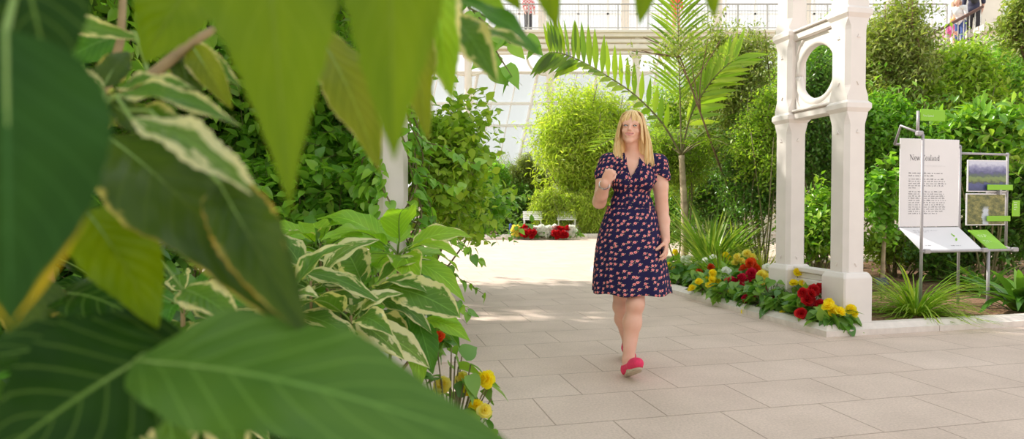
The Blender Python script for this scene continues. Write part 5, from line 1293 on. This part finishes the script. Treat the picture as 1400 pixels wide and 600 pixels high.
# ---- shoes
def shoe(prs, d, name='shoe', down=None):
    V, Q = sdf_mesh(prs, .004, inflate=.007); return V, Q
def make_shoe(hl, segs, up, d):
    def top_cut(X, Y, Zz):      # open instep: keep below a plane rising over the heel and the toe box
        a = (X-hl[0])*d[0]+(Y-hl[1])*d[1]+(Zz-hl[2])*d[2]; b = (X-hl[0])*up[0]+(Y-hl[1])*up[1]+(Zz-hl[2])*up[2]
        return b-np.where(a > .085, .10, .026+.02*np.clip(-a/.04, 0, 1))
    def sole_cut(X, Y, Zz):
        b = (X-hl[0])*up[0]+(Y-hl[1])*up[1]+(Zz-hl[2])*up[2]; return -.026-b
    V, Q = sdf_mesh(segs, .0036, inflate=.007, cut=[top_cut, sole_cut]); o = mobj('shoe', V, [Q], PINK, woman)
    sd = unit(np.cross(d, up)); mb = MB(); pl = []
    for i in range(40):
        q = 2*PI*i/40; a = math.cos(q); w = .041 if a > 0 else .035; L = .118
        pl.append((L*a+.078, w*math.sin(q)*(1+.18*a)))
    ctr = hl-up*.026
    mb.loft([[ctr+d*x*f+sd*y*f+up*z for x, y in pl] for f, z in ((.96, -.014), (1.0, -.011), (1.02, .004), (1.0, .009))], cap=True)
    mb.build('sole', SOLE, o, smooth=False)
upL = unit(np.array([0, 0, 1])-dL*dL[2]); make_shoe(heelL, footL, upL, dL)
upR = unit(np.array([0, 0, 1])-dR*dR[2]); make_shoe(heelR, footR, upR, dR)
# ---- watch
ad = unit(wrR-elR); wc = wrR-ad*.022; a1 = unit(np.cross(ad, Z)); a2 = np.cross(ad, a1)
mb = MB(); mb.lathe([(.030, -.008), (.0335, -.008), (.0335, .008), (.030, .008), (.030, -.008)], wc, 24, (a1, a2, ad), cap=False); wt_ = mb.build('watch', SILVER, woman, smooth=False)
fv = unit(np.array([.15, -.75, .45])-ad*np.dot(ad, np.array([.15, -.75, .45]))); b1 = unit(np.cross(fv, ad))
MB().lathe([(.016, 0), (.017, .003), (.0155, .006), (.001, .0062)], wc+fv*.031, 20, (b1, np.cross(fv, b1), fv)).build('watch_dial', DIAL, wt_, smooth=False)
# ================================================================ information sign
SO = np.array([3.98, 6.18, 0.0])
def S(a, m, z): return SO+a*T+m*D+np.array([0, 0, z])
sign = thing('information_sign', 'grey tube framed information stand with white text panel, slanted boards and two photo panels', 'sign', SO)
STEEL = M['steel']
def tub(pts, r=.013, name='frame_tube', par=None, m=None): return MB().tube(pts, r, 10).build(name, m or STEEL, par or sign, smooth=True)
def at_am(px, py, m, a=None):
    "point of the sign plane m (offset along D) seen at photo pixel"
    q = (px-700)/FPX; o = SO+m*D
    a = (q*o[1]-o[0])/(T[0]-q*T[1]); k = (o+a*T)[1]
    p = P(px, py, k/ (FWD[1]+ (300-py)/FPX*UPV[1])); return a, p[2]
rm = .263
# front left pole bends back into the gable of the rear frame
pole_top = S(0.0, 0.0, 1.79)
gA = S(-.10, .16, 1.89); gB = S(-.05, rm+.02, 1.72); rr_t = S(.765, rm+.02, 1.72)
tub([S(0, 0, -.02), pole_top], .014, 'post'); tub([pole_top, gA, gB-T*.0], .013)
tub([gB, rr_t], .013, 'rail'); tub([rr_t, S(.765, rm+.02, -.02)], .014, 'post')
tub([S(.045, rm+.02, 1.72), S(.045, rm+.02, .86)], .012, 'hanger')
MB().box(S(-.02, .02, 1.80), (.07, .05, .05), (T, D, Z), .01).build('bracket', STEEL, sign)
# little green name plate on a short post
tub([S(-.03, .03, 1.78), S(-.03, .03, 2.02)], .014, 'plate_post')
GREEN = mat('lime_sign_green', (.24, .52, .012), .45, var=.02); WHITE = mat('white_panel', (.80, .76, .77), .5, var=.02, scale=3); INK = mat('dark_ink', (.05, .045, .06), .7, var=.05); GREY = mat('grey_ink', (.22, .21, .23), .7, var=.05); WINK = mat('white_ink', (.82, .88, .70), .6, var=.03); LBOARD = mat('slanted_board_white', (.78, .76, .78), .25, var=.02, scale=3)
def board(name, o, ux, uy, w, h, th, m, par=None, bev=.003):
    n = np.cross(ux, uy); return MB().box(o+ux*w/2+uy*h/2-n*th/2, (w, h, th), (ux, uy, n), bev).build(name, m, par or sign)
gp = board('name_plate', S(-.005, .02, 1.925), T, Z, .29, .112, .012, GREEN)
panel = board('text_panel', S(0.0, rm, .885), T, Z, .735, .895, .012, WHITE)
MB().box(S(.368, rm+.01, .870), (.735, .02, .025), (T, D, Z)).build('panel_rail', mat('panel_dark_rail', (.06, .06, .06), .6), sign)  # near-black strip along the foot of the text panel
# serif lettering drawn stroke by stroke: unit glyphs, y 0 baseline ... 1 cap height
def ser(x, y, w=.16): return [('l', x-w, y, x+w, y, .035)]
GL = {
 'N': (.92, [('l', .14, 0, .14, 1, .04), ('l', .12, 1, .76, 0, .11), ('l', .76, 0, .76, 1, .04)]+ser(.14, .01)+ser(.10, .99)+ser(.76, .99)),
 'Z': (.74, [('l', .08, .98, .64, .98, .04), ('l', .62, .97, .08, .03, .11), ('l', .07, .02, .66, .02, .04), ('l', .08, .98, .06, .76, .035), ('l', .66, .02, .69, .26, .035)]),
 'e': (.52, [('a', .26, .33, .20, .33, 10, 330, .075), ('l', .08, .37, .45, .37, .035)]),
 'w': (.78, [('l', .06, .64, .24, 0, .09), ('l', .24, 0, .39, .60, .035), ('l', .37, .64, .55, 0, .09), ('l', .55, 0, .72, .64, .035)]+ser(.06, .64, .09)+ser(.37, .64, .08)+ser(.72, .64, .09)),
 'a': (.50, [('a', .20, .19, .14, .19, 0, 360, .06), ('l', .36, .48, .36, .06, .09), ('a', .22, .46, .14, .19, 0, 165, .05), ('l', .36, .03, .46, .03, .04)]),
 'l': (.30, [('l', .15, 0, .15, 1.02, .09)]+ser(.15, .01, .12)+[('l', .05, 1.0, .15, 1.0, .035)]),
 'n': (.62, [('l', .15, 0, .15, .64, .09), ('a', .30, .42, .16, .22, 0, 160, .05), ('l', .46, 0, .46, .44, .09)]+ser(.15, .01, .12)+ser(.46, .01, .12)+[('l', .05, .63, .15, .63, .035)]),
 'd': (.60, [('a', .24, .32, .18, .32, 0, 360, .065), ('l', .44, 0, .44, 1.02, .09), ('l', .34, 1.0, .44, 1.0, .035), ('l', .44, .01, .54, .01, .035)]),
}
def lettering(text, o, ux, uy, n, H_, mt, par, name='lettering', gap=.03, lift=.0015):
    x = 0; mb = MB()
    def bar(p, q, w):
        p, q = np.array(p, float), np.array(q, float); d = q-p; L = np.linalg.norm(d); d = d/max(L, 1e-6); e = np.array([-d[1], d[0]])*w/2
        V = [p-e, q-e, q+e, p+e]; mb.add([o+H_*(v[0]*ux+v[1]*uy)+n*lift for v in V], [[0, 1, 2, 3]])
    for ch in text:
        if ch == ' ': x += .34; continue
        adv, st = GL[ch]
        for s_ in st:
            if s_[0] == 'l': bar((x+s_[1], s_[2]), (x+s_[3], s_[4]), s_[5])
            else:
                _, cx_, cy2, rx, ry, a0, a1, w = s_; qs = np.radians(np.linspace(a0, a1, 15))
                for q0, q1 in zip(qs[:-1], qs[1:]): bar((x+cx_+rx*math.cos(q0), cy2+ry*math.sin(q0)), (x+cx_+rx*math.cos(q1), cy2+ry*math.sin(q1)), w)
        x += adv+gap
    return mb.build(name, mt, par), x*H_
def text_width(text): return sum(.34 if c == ' ' else GL[c][0]+.03 for c in text)
Hc = .372/text_width('New Zealand')
lettering('New Zealand', S(.115, rm, 1.560), T, Z, -D, Hc, INK, panel)
lettering('New Zealand', S(.02, .02, 1.966), T, Z, -D, .125/text_width('New Zealand'), WINK, gp)
def text_rows(o, ux, uy, n, rows, pitch, h, mt, par, seed, width):
    "small print: rows of word-length marks"
    r_ = np.random.default_rng(seed); mb = MB(); y = 0
    for f in rows:
        if f == 0: y -= pitch*.75; continue
        x = 0
        while x < width*f:
            w = min(r_.uniform(.012, .05), width*f-x)
            if w > .006:
                nlet = max(1, int(w/.0095)); lw = w/nlet
                for i in range(nlet):
                    hh = h*r_.choice([.62, .62, .62, 1.0])
                    V = [(x+i*lw, y), (x+i*lw+lw*.72, y), (x+i*lw+lw*.72, y+hh), (x+i*lw, y+hh)]
                    mb.add([o+v[0]*ux+v[1]*uy+n*.0015 for v in V], [[0, 1, 2, 3]])
            x += w+.012
        y -= pitch
    return mb.build('small_print', mt, par)
text_rows(S(.105, rm, 1.425), T, Z, -D, [1, .72], .0265, .0125, GREY, panel, 1, .42)
text_rows(S(.105, rm, 1.365), T, Z, -D, [.98, 1.03, 1.06, 1.0, .2, 0, .97, 1.0, 1.02, 1.03, 1.06, 1.03, 1.02, 1.05, 1.03, 1.0, .82], .0222, .0105, GREY, panel, 2, .44)
MB().box(S(.40, rm-.007, 1.505), (.30, .001, .0012), (T, D, Z)).build('rule_line', mat('hairline_grey', (.55, .53, .54), .6), panel)
# slanted white board and green board on the front rail
zf, zr = .668, .880; uyb = unit(rm*D+np.array([0, 0, zr-zf])); lb = math.hypot(rm, zr-zf); nb = unit(np.cross(T, uyb))
wb = board('slanted_board', S(0, 0, zf), T, uyb, .735, lb, .012, LBOARD)
mb = MB()
text_rows(S(0, 0, zf)+T*.10+uyb*.06, T, uyb, nb, [.5], .02, .008, GREY, wb, 3, .16)
text_rows(S(0, 0, zf)+T*.40+uyb*.05, T, uyb, nb, [.6], .02, .008, GREY, wb, 4, .2)
text_rows(S(0, 0, zf)+T*.12+uyb*.28, T, uyb, nb, [1, .6], .02, .006, GREY, wb, 5, .3)
# two small green island outlines of the country map
def isle(pts, o): MB().add([o+x*T+y*uyb+nb*.0015 for x, y in pts], [list(range(len(pts)))]).build('map_outline', GREEN, wb)
isle([(0, 0), (.02, .005), (.045, .03), (.05, .05), (.03, .04), (.01, .02)], S(0, 0, zf)+T*.515+uyb*.12)
isle([(0, 0), (.018, .01), (.03, .03), (.015, .035), (.02, .06), (.0, .045)], S(0, 0, zf)+T*.545+uyb*.18)
gb = board('slanted_board', S(.815, .0, zf), T, uyb, .245, lb*.86, .012, GREEN)
text_rows(S(.815, .0, zf)+T*.04+uyb*.20, T, uyb, nb, [1, .7], .025, .010, WINK, gb, 6, .13)
text_rows(S(.815, .0, zf)+T*.04+uyb*.12, T, uyb, nb, [.9, 1, .5], .018, .006, WINK, gb, 7, .10)
tub([S(-.01, .0, .652), S(1.15, 0, .652)], .014, 'rail'); tub([S(.815, 0, .652), S(.815, 0, -.02)], .015, 'post')
MB().box(S(.815, 0, .055), (.07, .07, .012), (T, D, Z), .003).build('foot_plate', STEEL, sign)
for a in (.06, .76, 1.14): MB().box(S(a, .0, .655), (.075, .045, .045), (T, D, Z), .008).build('clamp', STEEL, sign)
# photo panel frame
tub([S(.765, rm+.02, 1.642), S(1.40, rm+.02, 1.642)], .012, 'rail'); tub([S(1.385, rm+.02, 1.66), S(1.385, rm+.02, .655)], .013, 'post'); tub([S(1.14, 0, .652), S(1.385, rm+.02, .66)], .012, 'rail')
tub([S(1.14, rm+.03, 1.24), S(1.38, rm+.03, 1.24)], .02, 'rail')
def lake_photo():
    q = NT('lake_landscape_photo'); uv = q.n('ShaderNodeUVMap'); sp = q.n('ShaderNodeSeparateXYZ', {0: uv.outputs[0]}); nz = q.n('ShaderNodeTexNoise', {'Vector': uv.outputs[0], 'Scale': 9.0, 'Detail': 6.0})
    y = q.math('ADD', sp.outputs[1], q.math('MULTIPLY', q.math('SUBTRACT', nz.outputs[0], .5), .30))
    q.l(q.ramp(y, [(.0, (.05, .06, .15)), (.22, (.09, .10, .25)), (.27, (.07, .08, .06)), (.36, (.20, .26, .08)), (.45, (.20, .27, .10)), (.50, (.10, .14, .09)), (.62, (.10, .10, .22)), (.78, (.28, .28, .45)), (.92, (.62, .62, .74))]), q.bsdf.inputs['Base Color']); q.bsdf.inputs['Roughness'].default_value = .35; return q.m
def falls_photo():
    q = NT('waterfall_photo'); uv = q.n('ShaderNodeUVMap'); sp = q.n('ShaderNodeSeparateXYZ', {0: uv.outputs[0]}); nz = q.n('ShaderNodeTexNoise', {'Vector': uv.outputs[0], 'Scale': 6.0, 'Detail': 8.0, 'Roughness': .75})
    c = q.ramp(nz.outputs[0], [(.3, (.03, .03, .02)), (.45, (.11, .12, .03)), (.58, (.28, .25, .07)), (.7, (.45, .42, .2))])
    x = q.math('ADD', q.math('SUBTRACT', sp.outputs[0], .48), q.math('MULTIPLY', q.math('SUBTRACT', nz.outputs[0], .5), .25))
    w = q.math('MULTIPLY', q.math('SUBTRACT', .10, q.math('ABSOLUTE', x)), 25.0, clamp=True); lo = q.math('MULTIPLY', q.math('SUBTRACT', .62, sp.outputs[1]), 8.0, clamp=True)
    q.l(q.mix(q.math('MULTIPLY', w, lo), c, (.55, .58, .66)), q.bsdf.inputs['Base Color']); q.bsdf.inputs['Roughness'].default_value = .35; return q.m
def photo(name, a0, a1, z0, z1, m):
    p = [S(a0, rm-.002, z0), S(a1, rm-.002, z0), S(a1, rm-.002, z1), S(a0, rm-.002, z1)]
    fr = board(name, S(a0-.012, rm, z0-.012), T, Z, a1-a0+.024, z1-z0+.024, .012, WHITE)
    mobj('photograph', p, [[[0, 1, 2, 3]]], m, fr, uv=[(0, 0), (1, 0), (1, 1), (0, 1)], smooth=False)
photo('photo_panel', .855, 1.345, 1.255, 1.565, lake_photo()); photo('photo_panel', .845, 1.335, .905, 1.215, falls_photo())
def gplate(a0, z0, w, h, m_=rm-.03): return board('green_label', S(a0, m_, z0), T, Z, w, h, .01, GREEN)
p_ = gplate(1.07, 1.262, .335, .058); MB().box(S(1.07+.17, rm-.01, 1.24), (.03, .05, .05), (T, D, Z)).build('clamp', STEEL, sign)
gplate(1.07, .935, .31, .058); p_ = gplate(1.405, .985, .10, .17); text_rows(S(1.42, rm-.03, 1.13), T, Z, -D, [1, .8, .9, .6], .025, .008, WINK, p_, 9, .06)
# ================================================================ plant label by the sapling
b = gnd(1206, 7.05, .05); pl = thing('plant_label', 'small dark plant label on a stake beside the near cream column', 'label', b)
MB().tube([b-Z*.03, b+Z*.17], .006, 6).build('stake', M['dark'], pl)
MB().box(b+np.array([0, -.01, .21]), (.135, .008, .095), ((1, 0, 0), unit((0, .8, -.6)), unit((0, .6, .8))), .004).build('plate', mat('dark_slate_plate', (.045, .05, .07), .35), pl)

# ================================================================ far benches and the blue post behind the flowers
def bench(px, label):
    k = 21.9; b = gnd(px, k, .05); root = thing('garden_bench', label, 'bench', b, 'white benches behind the far flowers')
    w = .66
    for i in range(5): MB().box(b+np.array([0, -.22+i*.042, .58+i*.062]), (w, .058, .022), ((1, 0, 0), unit((0, .56, .83)), unit((0, -.83, .56))), .004).build('slat', M['white'], root)
    for sx in (-1, 1):
        MB().tube([b+np.array([sx*.28, -.24, -.02]), b+np.array([sx*.28, -.24, .57])], .025, 8).build('leg', M['white'], root)
        MB().tube([b+np.array([sx*.28, .08, -.02]), b+np.array([sx*.28, -.02, .80])], .025, 8).build('leg', M['white'], root)
bench(728, 'white slatted bench behind the left group of far red flowers'); bench(774, 'white slatted bench behind the right group of far red flowers')
b = gnd(698, 20.75, .05); post = thing('bollard', 'thin blue post at the left end of the far flower row', 'post', b)
MB().lathe([(.07, -.02), (.07, .03), (.045, .05), (.045, .40), (.05, .41), (.05, .44), (.02, .46)], b, 12).build('shaft', mat('blue_paint', (.05, .09, .33), .4), post, smooth=False)

# ================================================================ the far wall of the glasshouse: glazing, gallery, columns
GLASS = NT('pale_glass'); GLASS.bsdf.inputs['Base Color'].default_value = (.62, .70, .74, 1); GLASS.bsdf.inputs['Roughness'].default_value = .15
_t = GLASS.n('ShaderNodeBsdfTransparent', {'Color': (.93, .96, .97, 1)}); _m = GLASS.n('ShaderNodeMixShader', {0: .55, 1: GLASS.bsdf.outputs[0], 2: _t.outputs[0]}); GLASS.l(_m.outputs[0], GLASS.out.inputs['Surface']); GLASS = GLASS.m
CLEAR = NT('clear_glass'); CLEAR.bsdf.inputs['Base Color'].default_value = (.9, .93, .95, 1); CLEAR.bsdf.inputs['Roughness'].default_value = .1
_t = CLEAR.n('ShaderNodeBsdfTransparent', {}); _m = CLEAR.n('ShaderNodeMixShader', {0: .9, 1: CLEAR.bsdf.outputs[0], 2: _t.outputs[0]}); CLEAR.l(_m.outputs[0], CLEAR.out.inputs['Surface']); CLEAR = CLEAR.m
YG = 26.0
def zy(py, k=YG): return P(700, py, k)[2]
def xx(px, k=YG): return P(px, 300, k)[0]
zd = zy(43)
X0, X1 = xx(560), xx(1290)
wall = MB().box(((X0+X1)/2, YG+1.75, .75), (X1-X0, .25, 1.5), None, .02).build('wall_back', M['gallery']); tag(wall, 'cream low wall at the far end of the glasshouse', 'wall', kind='structure')
# lower glazing with raking bars
gl = thing('window_1', 'lower band of raked glazing under the gallery', 'window', ((X0+X1)/2, YG+1.6, 1.5), kind='structure')
zt = zy(101, YG+1.6)
mobj('pane', [(X0, YG+1.6, 1.5), (X1, YG+1.6, 1.5), (X1, YG+1.6, zt), (X0, YG+1.6, zt)], [[[0, 1, 2, 3]]], GLASS, gl, smooth=False)
for px in range(600, 1300, 27):
    x = xx(px, YG+1.5); big = (px-600) % 81 == 54
    MB().tube([(x-1.15, YG+1.5, 1.5), (x, YG+1.5, zt)], .075 if big else .03, 6).build('glazing_bar', M['white'], gl)
for z in (1.55, zy(172, YG+1.5), zy(142, YG+1.5), zt): MB().box(((X0+X1)/2, YG+1.5, z), (X1-X0, .12, .11), None, .01).build('glazing_rail', M['white'], gl)
# gallery deck, fascia and brackets
deck = thing('gallery', 'cream cast iron gallery with ribbed fascia crossing the far wall', 'gallery', ((X0+X1)/2, YG, zd), kind='structure')
MB().box(((X0+X1)/2, YG+.7, zd-.06), (X1-X0, 1.7, .12), None, .02).build('deck', M['gallery'], deck)
for z, h, y in ((zd-.16, .22, 0), (zd-.42, .16, .06), (zd-.66, .20, .03), (zd-.9, .12, .08)): MB().box(((X0+X1)/2, YG+y, z), (X1-X0, .14, h), None, .03).build('fascia', M['gallery'], deck)
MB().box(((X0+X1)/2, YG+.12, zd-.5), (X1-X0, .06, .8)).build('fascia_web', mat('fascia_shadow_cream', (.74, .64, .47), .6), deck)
for px in (640, 752, 870, 1003, 1130, 1250):
    x = xx(px, YG+.15); c_ = MB()
    tag(MB().lathe([(.24, 0), (.24, .5), (.17, .6), (.15, zd-1.1), (.22, zd-1.0), (.24, zd-.12)], (x, YG+.3, 0), 12).build('column_of_gallery', M['gallery']), 'cream gallery column under the deck, %s' % {640: 'behind the climbing twigs at the top', 752: 'beside the bell lamp', 870: 'behind the willow leaved tree', 1003: 'behind the palm', 1130: 'behind the ring panel', 1250: 'behind the right shrubs'}[px], 'column', kind='structure')
    for s in (-1, 1):
        pts = [(x+s*(.15+.8*math.sin(q)), YG+.3, zd-1.75+.8*(1-math.cos(q))) for q in np.linspace(0, PI/2, 8)]
        MB().tube(pts, .05, 6).build('bracket', M['gallery'], deck)
    pil = MB().box((x-.25, YG+1.6, zd+1.5), (.36, .2, 3.0), None, .02).build('trim_%d' % (20+px), mat('pilaster_cream', (.80, .72, .62), .5)); tag(pil, 'cream pilaster between the upper gallery windows at %s' % {640: 'the far left', 752: 'the checked shirt visitor', 870: 'the hanging leaf tips', 1003: 'the upright palm frond', 1130: 'the ring panel', 1250: 'the stairs'}[px], 'pilaster', kind='structure')
uw = thing('window_2', 'bright upper gallery windows with thin white bars', 'window', ((X0+X1)/2, YG+1.7, zd), kind='structure')
mobj('pane', [(X0, YG+1.7, zd), (X1, YG+1.7, zd), (X1, YG+1.7, zd+3.2), (X0, YG+1.7, zd+3.2)], [[[0, 1, 2, 3]]], CLEAR, uw, smooth=False)
for px in range(590, 1290, 40): MB().box((xx(px, YG+1.65), YG+1.65, zd+1.6), (.09, .06, 3.2)).build('glazing_bar', M['white'], uw)
for z in (.1, 1.15, 2.2): MB().box(((X0+X1)/2, YG+1.65, zd+z), (X1-X0, .06, .07)).build('glazing_rail', M['white'], uw)
# railing of the gallery
ral = thing('railing', 'white wire gallery railing with a dark top rail across the far wall', 'railing', ((X0+X1)/2, YG, zd))
RAILM = mat('railing_grey_white', (.52, .50, .47), .5)
MB().box(((X0+X1)/2, YG-.02, zd+1.05), (X1-X0, .06, .05), None, .01).build('top_rail', mat('worn_grey_rail', (.36, .33, .30), .5), ral)
MB().box(((X0+X1)/2, YG-.02, zd+.1), (X1-X0, .04, .035)).build('bottom_rail', RAILM, ral)
MB().box(((X0+X1)/2, YG-.02, zd+.78), (X1-X0, .03, .02)).build('middle_rail', RAILM, ral)
for i, x in enumerate(np.linspace(X0, X1, 19)): MB().box((x, YG-.02, zd+.52), (.05, .05, 1.06)).build('post', RAILM, ral)
mb = MB()
for x in np.arange(X0, X1, .125): mb.tube([(x, YG-.02, zd+.1), (x, YG-.02, zd+1.03)], .008, 4, cap=False)
ba = mb.build('balusters', RAILM, ral); ba['kind'] = 'stuff'
# bell shaped lamp hanging under the gallery
lb_ = P(777, 82, 25.2); lamp = thing('bell_lamp', 'grey bell shaped lamp hanging under the gallery above the willow leaved tree', 'lamp', lb_+Z*.3)
MB().lathe([(.02, .32), (.09, .30), (.10, .22), (.12, .10), (.16, -.08), (.22, -.22), (.205, -.22), (.15, -.08), (.10, .1)], lb_, 20, cap=False).build('shade', mat('grey_enamel', (.27, .28, .29), .4), lamp, smooth=True)
MB().tube([lb_+Z*.30, lb_+np.array([0, .5, zd-1.0-lb_[2]])], .02, 6).build('hanger', M['steel'], lamp)
MB().ball(lb_-Z*.1, .07, 10, 8).build('bulb', M['white'], lamp, smooth=True)

# ================================================================ stair landing and flight at the upper right
KS = 19.0
def sx_(px, py): return P(px, py, KS)
hr0, hr1 = sx_(1280, 43), sx_(1339, 11)
slope = (hr1[2]-hr0[2])/(hr1[0]-hr0[0])
st_ = thing('staircase', 'cream iron stair flight with a dark handrail climbing to the gallery at the upper right', 'stairs', (hr0[0], KS+.6, 0))
n_st = 9
for i in range(n_st):
    x = hr0[0]-.2+i*(hr1[0]-hr0[0]+.3)/(n_st-1); z = hr0[2]-.95+slope*(x-hr0[0])
    MB().box((x, KS+.6, z), (.30, 1.2, .05), None, .008).build('step', M['gallery'], st_)
for yy in (KS, KS+1.2):
    mb = MB(); a = np.array([hr0[0]-.4, yy, hr0[2]-1.02-.4*slope]); b = np.array([hr1[0]+.2, yy, hr1[2]-1.02+.2*slope]); mb.tube([a, b], .09, 6); mb.build('stringer', M['gallery'], st_)
MB().tube([np.array([hr0[0]-.3, KS, hr0[2]-.3*slope]), np.array([hr1[0], KS, hr1[2]])], .045, 8).build('handrail', mat('dark_handrail', (.10, .045, .03), .4), st_)
for x in np.linspace(hr0[0]-.1, hr1[0]-.05, 9): MB().tube([(x, KS, hr0[2]-.98+slope*(x-hr0[0])), (x, KS, hr0[2]+slope*(x-hr0[0]))], .012, 5).build('baluster', RAILM, st_)
for x in (hr0[0]-.2, hr1[0]+.15): MB().box((x, KS+.6, (hr0[2]-1.1+slope*(x-hr0[0]))/2), (.16, .5, hr0[2]-1.1+slope*(x-hr0[0]))).build('support', M['gallery'], st_)
a = sx_(1341, 36); zl = a[2]
ld = thing('landing', 'cream stair landing block right of the visitors on the stairs', 'landing', (a[0]+.6, KS+.7, 0), kind='structure')
MB().box((a[0]+.75, KS+.7, zl-.12), (1.7, 1.9, .24), None, .03).build('slab', M['gallery'], ld)
MB().box((a[0]+.40, KS+.5, (zl-.24)/2), (.75, 1.2, zl-.24), None, .02).build('pier', M['gallery'], ld)
MB().box((a[0]+1.35, KS+.9, (zl-.24)/2), (.30, 1.0, zl-.24), None, .02).build('pier', M['gallery'], ld)
MB().box((a[0]+.16, KS+1.2, zl+1.6), (.30, .3, 3.2), None, .02).build('pier', M['white'], ld)
MB().box((a[0]+.9, KS+1.5, zl+1.4), (1.5, .2, 2.8), None, .02).build('parapet', M['gallery'], ld)
MB().box((a[0]+1.15, KS-.1, zl+.16), (.95, .14, .32), None, .02).build('parapet', M['gallery'], ld)

# ================================================================ far visitors
def visitor(label, foot, h, az, skin_c, hair_c, top_m, low_m, legs_bare=False, lean=0.0, arm_up=0.0, bag=False, cat='person', skirt=False, seed=0):
    "small standing figure; az = facing direction in plan"
    rng = np.random.default_rng(seed); f = np.array([math.sin(az), -math.cos(az), 0]); r = np.array([math.cos(az), math.sin(az), 0]); foot = np.asarray(foot, float)
    root = thing('person', label, cat, foot)
    def J(x, y, z): 
        dz = max(0, z-.52); return foot+h*(r*x+f*(y+math.sin(lean)*dz)+Z*(z-dz*(1-math.cos(lean))))
    B = [E(J(0, .015, .935), (.046*h, .056*h, .066*h), None, .01), E(J(0, .038, .905), (.030*h, .034*h, .036*h), None, .02), C(J(0, 0, .89), J(0, 0, .82), .030*h, .032*h, .02), E(J(0, .055, .925), .009*h, None, .01)]
    trunk_ = [E(J(0, 0, .74), (.098*h, .062*h, .10*h), None, .03), E(J(0, 0, .60), (.085*h, .06*h, .10*h), None, .04), C(J(-.085, 0, .805), J(.085, 0, .805), .035*h, .035*h, .03)]
    hips = [E(J(0, 0, .52), (.095*h, .066*h, .07*h), None, .03)]
    arms, legs = [], []
    for s in (-1, 1):
        sh_ = J(.115*s, 0, .80); el = J(.135*s, .03+.06*arm_up, .63+.04*arm_up); wr_ = J(.12*s, .10+.12*arm_up, .50+.16*arm_up)
        arms += [C(sh_, el, .030*h, .024*h, .02)]; B += [C(el, wr_, .023*h, .016*h, .01)]
        hp = [] ; hand(hp, wr_, unit(wr_-el), r*-s, f, L=.10*h, curl=(.4, .5, .3)); B += hp
        hi = J(.05*s, 0, .50); kn = J(.052*s, .015+.03*s*.5, .275); an_ = J(.052*s, -.01+.03*s, .04); toe = J(.06*s, .085+.03*s, .022)
        legs += [C(hi, kn, .050*h, .034*h, .02), C(kn, an_, .035*h, .024*h, .02)]; B += [C(an_, toe, .024*h, .018*h, .02)]
    body_ = B+trunk_+hips+arms+legs
    V, Q = sdf_mesh(body_, .012 if h > 1.3 else .010); sk_ = mat('visitor_skin', skin_c, .5); mobj('body', V, [Q], sk_, root)
    V, Q = sdf_mesh(trunk_+arms+hips, .012, inflate=.012); mobj('top', V, [Q], top_m, root)
    V, Q = sdf_mesh(hips+legs, .012, inflate=.010); mobj('trousers', V, [Q], low_m, root)
    V, Q = sdf_mesh([E(J(0, .0, .955), (.052*h, .058*h, .058*h), None, .01), E(J(0, -.03, .915), (.046*h, .036*h, .06*h), None, .02)], .009, inflate=.004, cut=[lambda X, Y, Zz: ((X-J(0, 0, 0)[0])*f[0]+(Y-J(0, 0, 0)[1])*f[1])-(.030*h+math.sin(lean)*.4*h)-np.clip((Zz-J(0, 0, .945)[2])*.9, 0, .06)])
    if len(V): mobj('hair', V, [Q], mat('visitor_hair', hair_c, .5), root)
    if bag:
        V, Q = sdf_mesh([E(J(0, -.11, .70), (.075*h, .05*h, .11*h), None, .02)], .012); mobj('backpack', V, [Q], mat('black_nylon', (.02, .02, .025), .6), root)
    return root
def step_z(x): return hr0[2]-.95+slope*(x-hr0[0])+.03
def on_stair(px, dy=.6): x = P(px, 40, KS+dy)[0]; return np.array([x, KS+dy, step_z(x)])
mk = lambda n, c, **k: mat(n, c, .8, var=.08, scale=25, **k)
visitor('child in a pink top holding the stair handrail', on_stair(1291, .35), 1.12, .9, (.75, .42, .32), (.75, .35, .12), mk('pink_jersey', (.80, .16, .42)), mk('pale_leggings', (.55, .45, .42)), lean=.35, arm_up=.5, seed=1)
visitor('visitor in a white top and blue jeans bending toward the child on the stairs', on_stair(1309, .55), 1.5, -.9, (.75, .42, .32), (.30, .14, .06), mk('white_jersey', (.78, .78, .80)), mk('blue_denim', (.05, .09, .28)), lean=.5, arm_up=.4, seed=2)
visitor('brown haired visitor in a tan dress standing behind the bending one', on_stair(1306, 1.0)+Z*.0, 1.66, .2, (.72, .40, .30), (.10, .035, .02), mk('tan_top', (.60, .34, .22)), mk('tan_skirt', (.60, .40, .28)), seed=3)
visitor('man in dark clothes with a backpack high on the stairs', on_stair(1327, .45), 1.80, 2.6, (.70, .40, .30), (.06, .04, .03), mk('navy_jacket', (.035, .035, .07)), mk('dark_trousers', (.035, .03, .035)), bag=True, seed=4)
CHK = NT('red_check_shirt'); _tc = CHK.n('ShaderNodeTexCoord'); _ck = CHK.n('ShaderNodeTexChecker', {'Vector': _tc.outputs['Object'], 'Color1': (.75, .10, .12, 1), 'Color2': (.80, .70, .68, 1), 'Scale': 14.0}); CHK.l(_ck.outputs[0], CHK.bsdf.inputs['Base Color']); CHK = CHK.m
visitor('visitor in a red and white checked shirt on the gallery at the top', (xx(722, YG+.6), YG+.6, zd), 1.72, .3, (.72, .42, .32), (.2, .12, .07), CHK, mk('charcoal_trousers', (.06, .06, .07)), seed=5)
visitor('visitor in an orange red top on the gallery behind the upright palm frond', (xx(923, YG+.6), YG+.6, zd), 1.70, .0, (.75, .45, .35), (.15, .08, .05), mk('orange_red_top', (.85, .13, .06)), mk('tan_trousers', (.75, .38, .26)), seed=6)
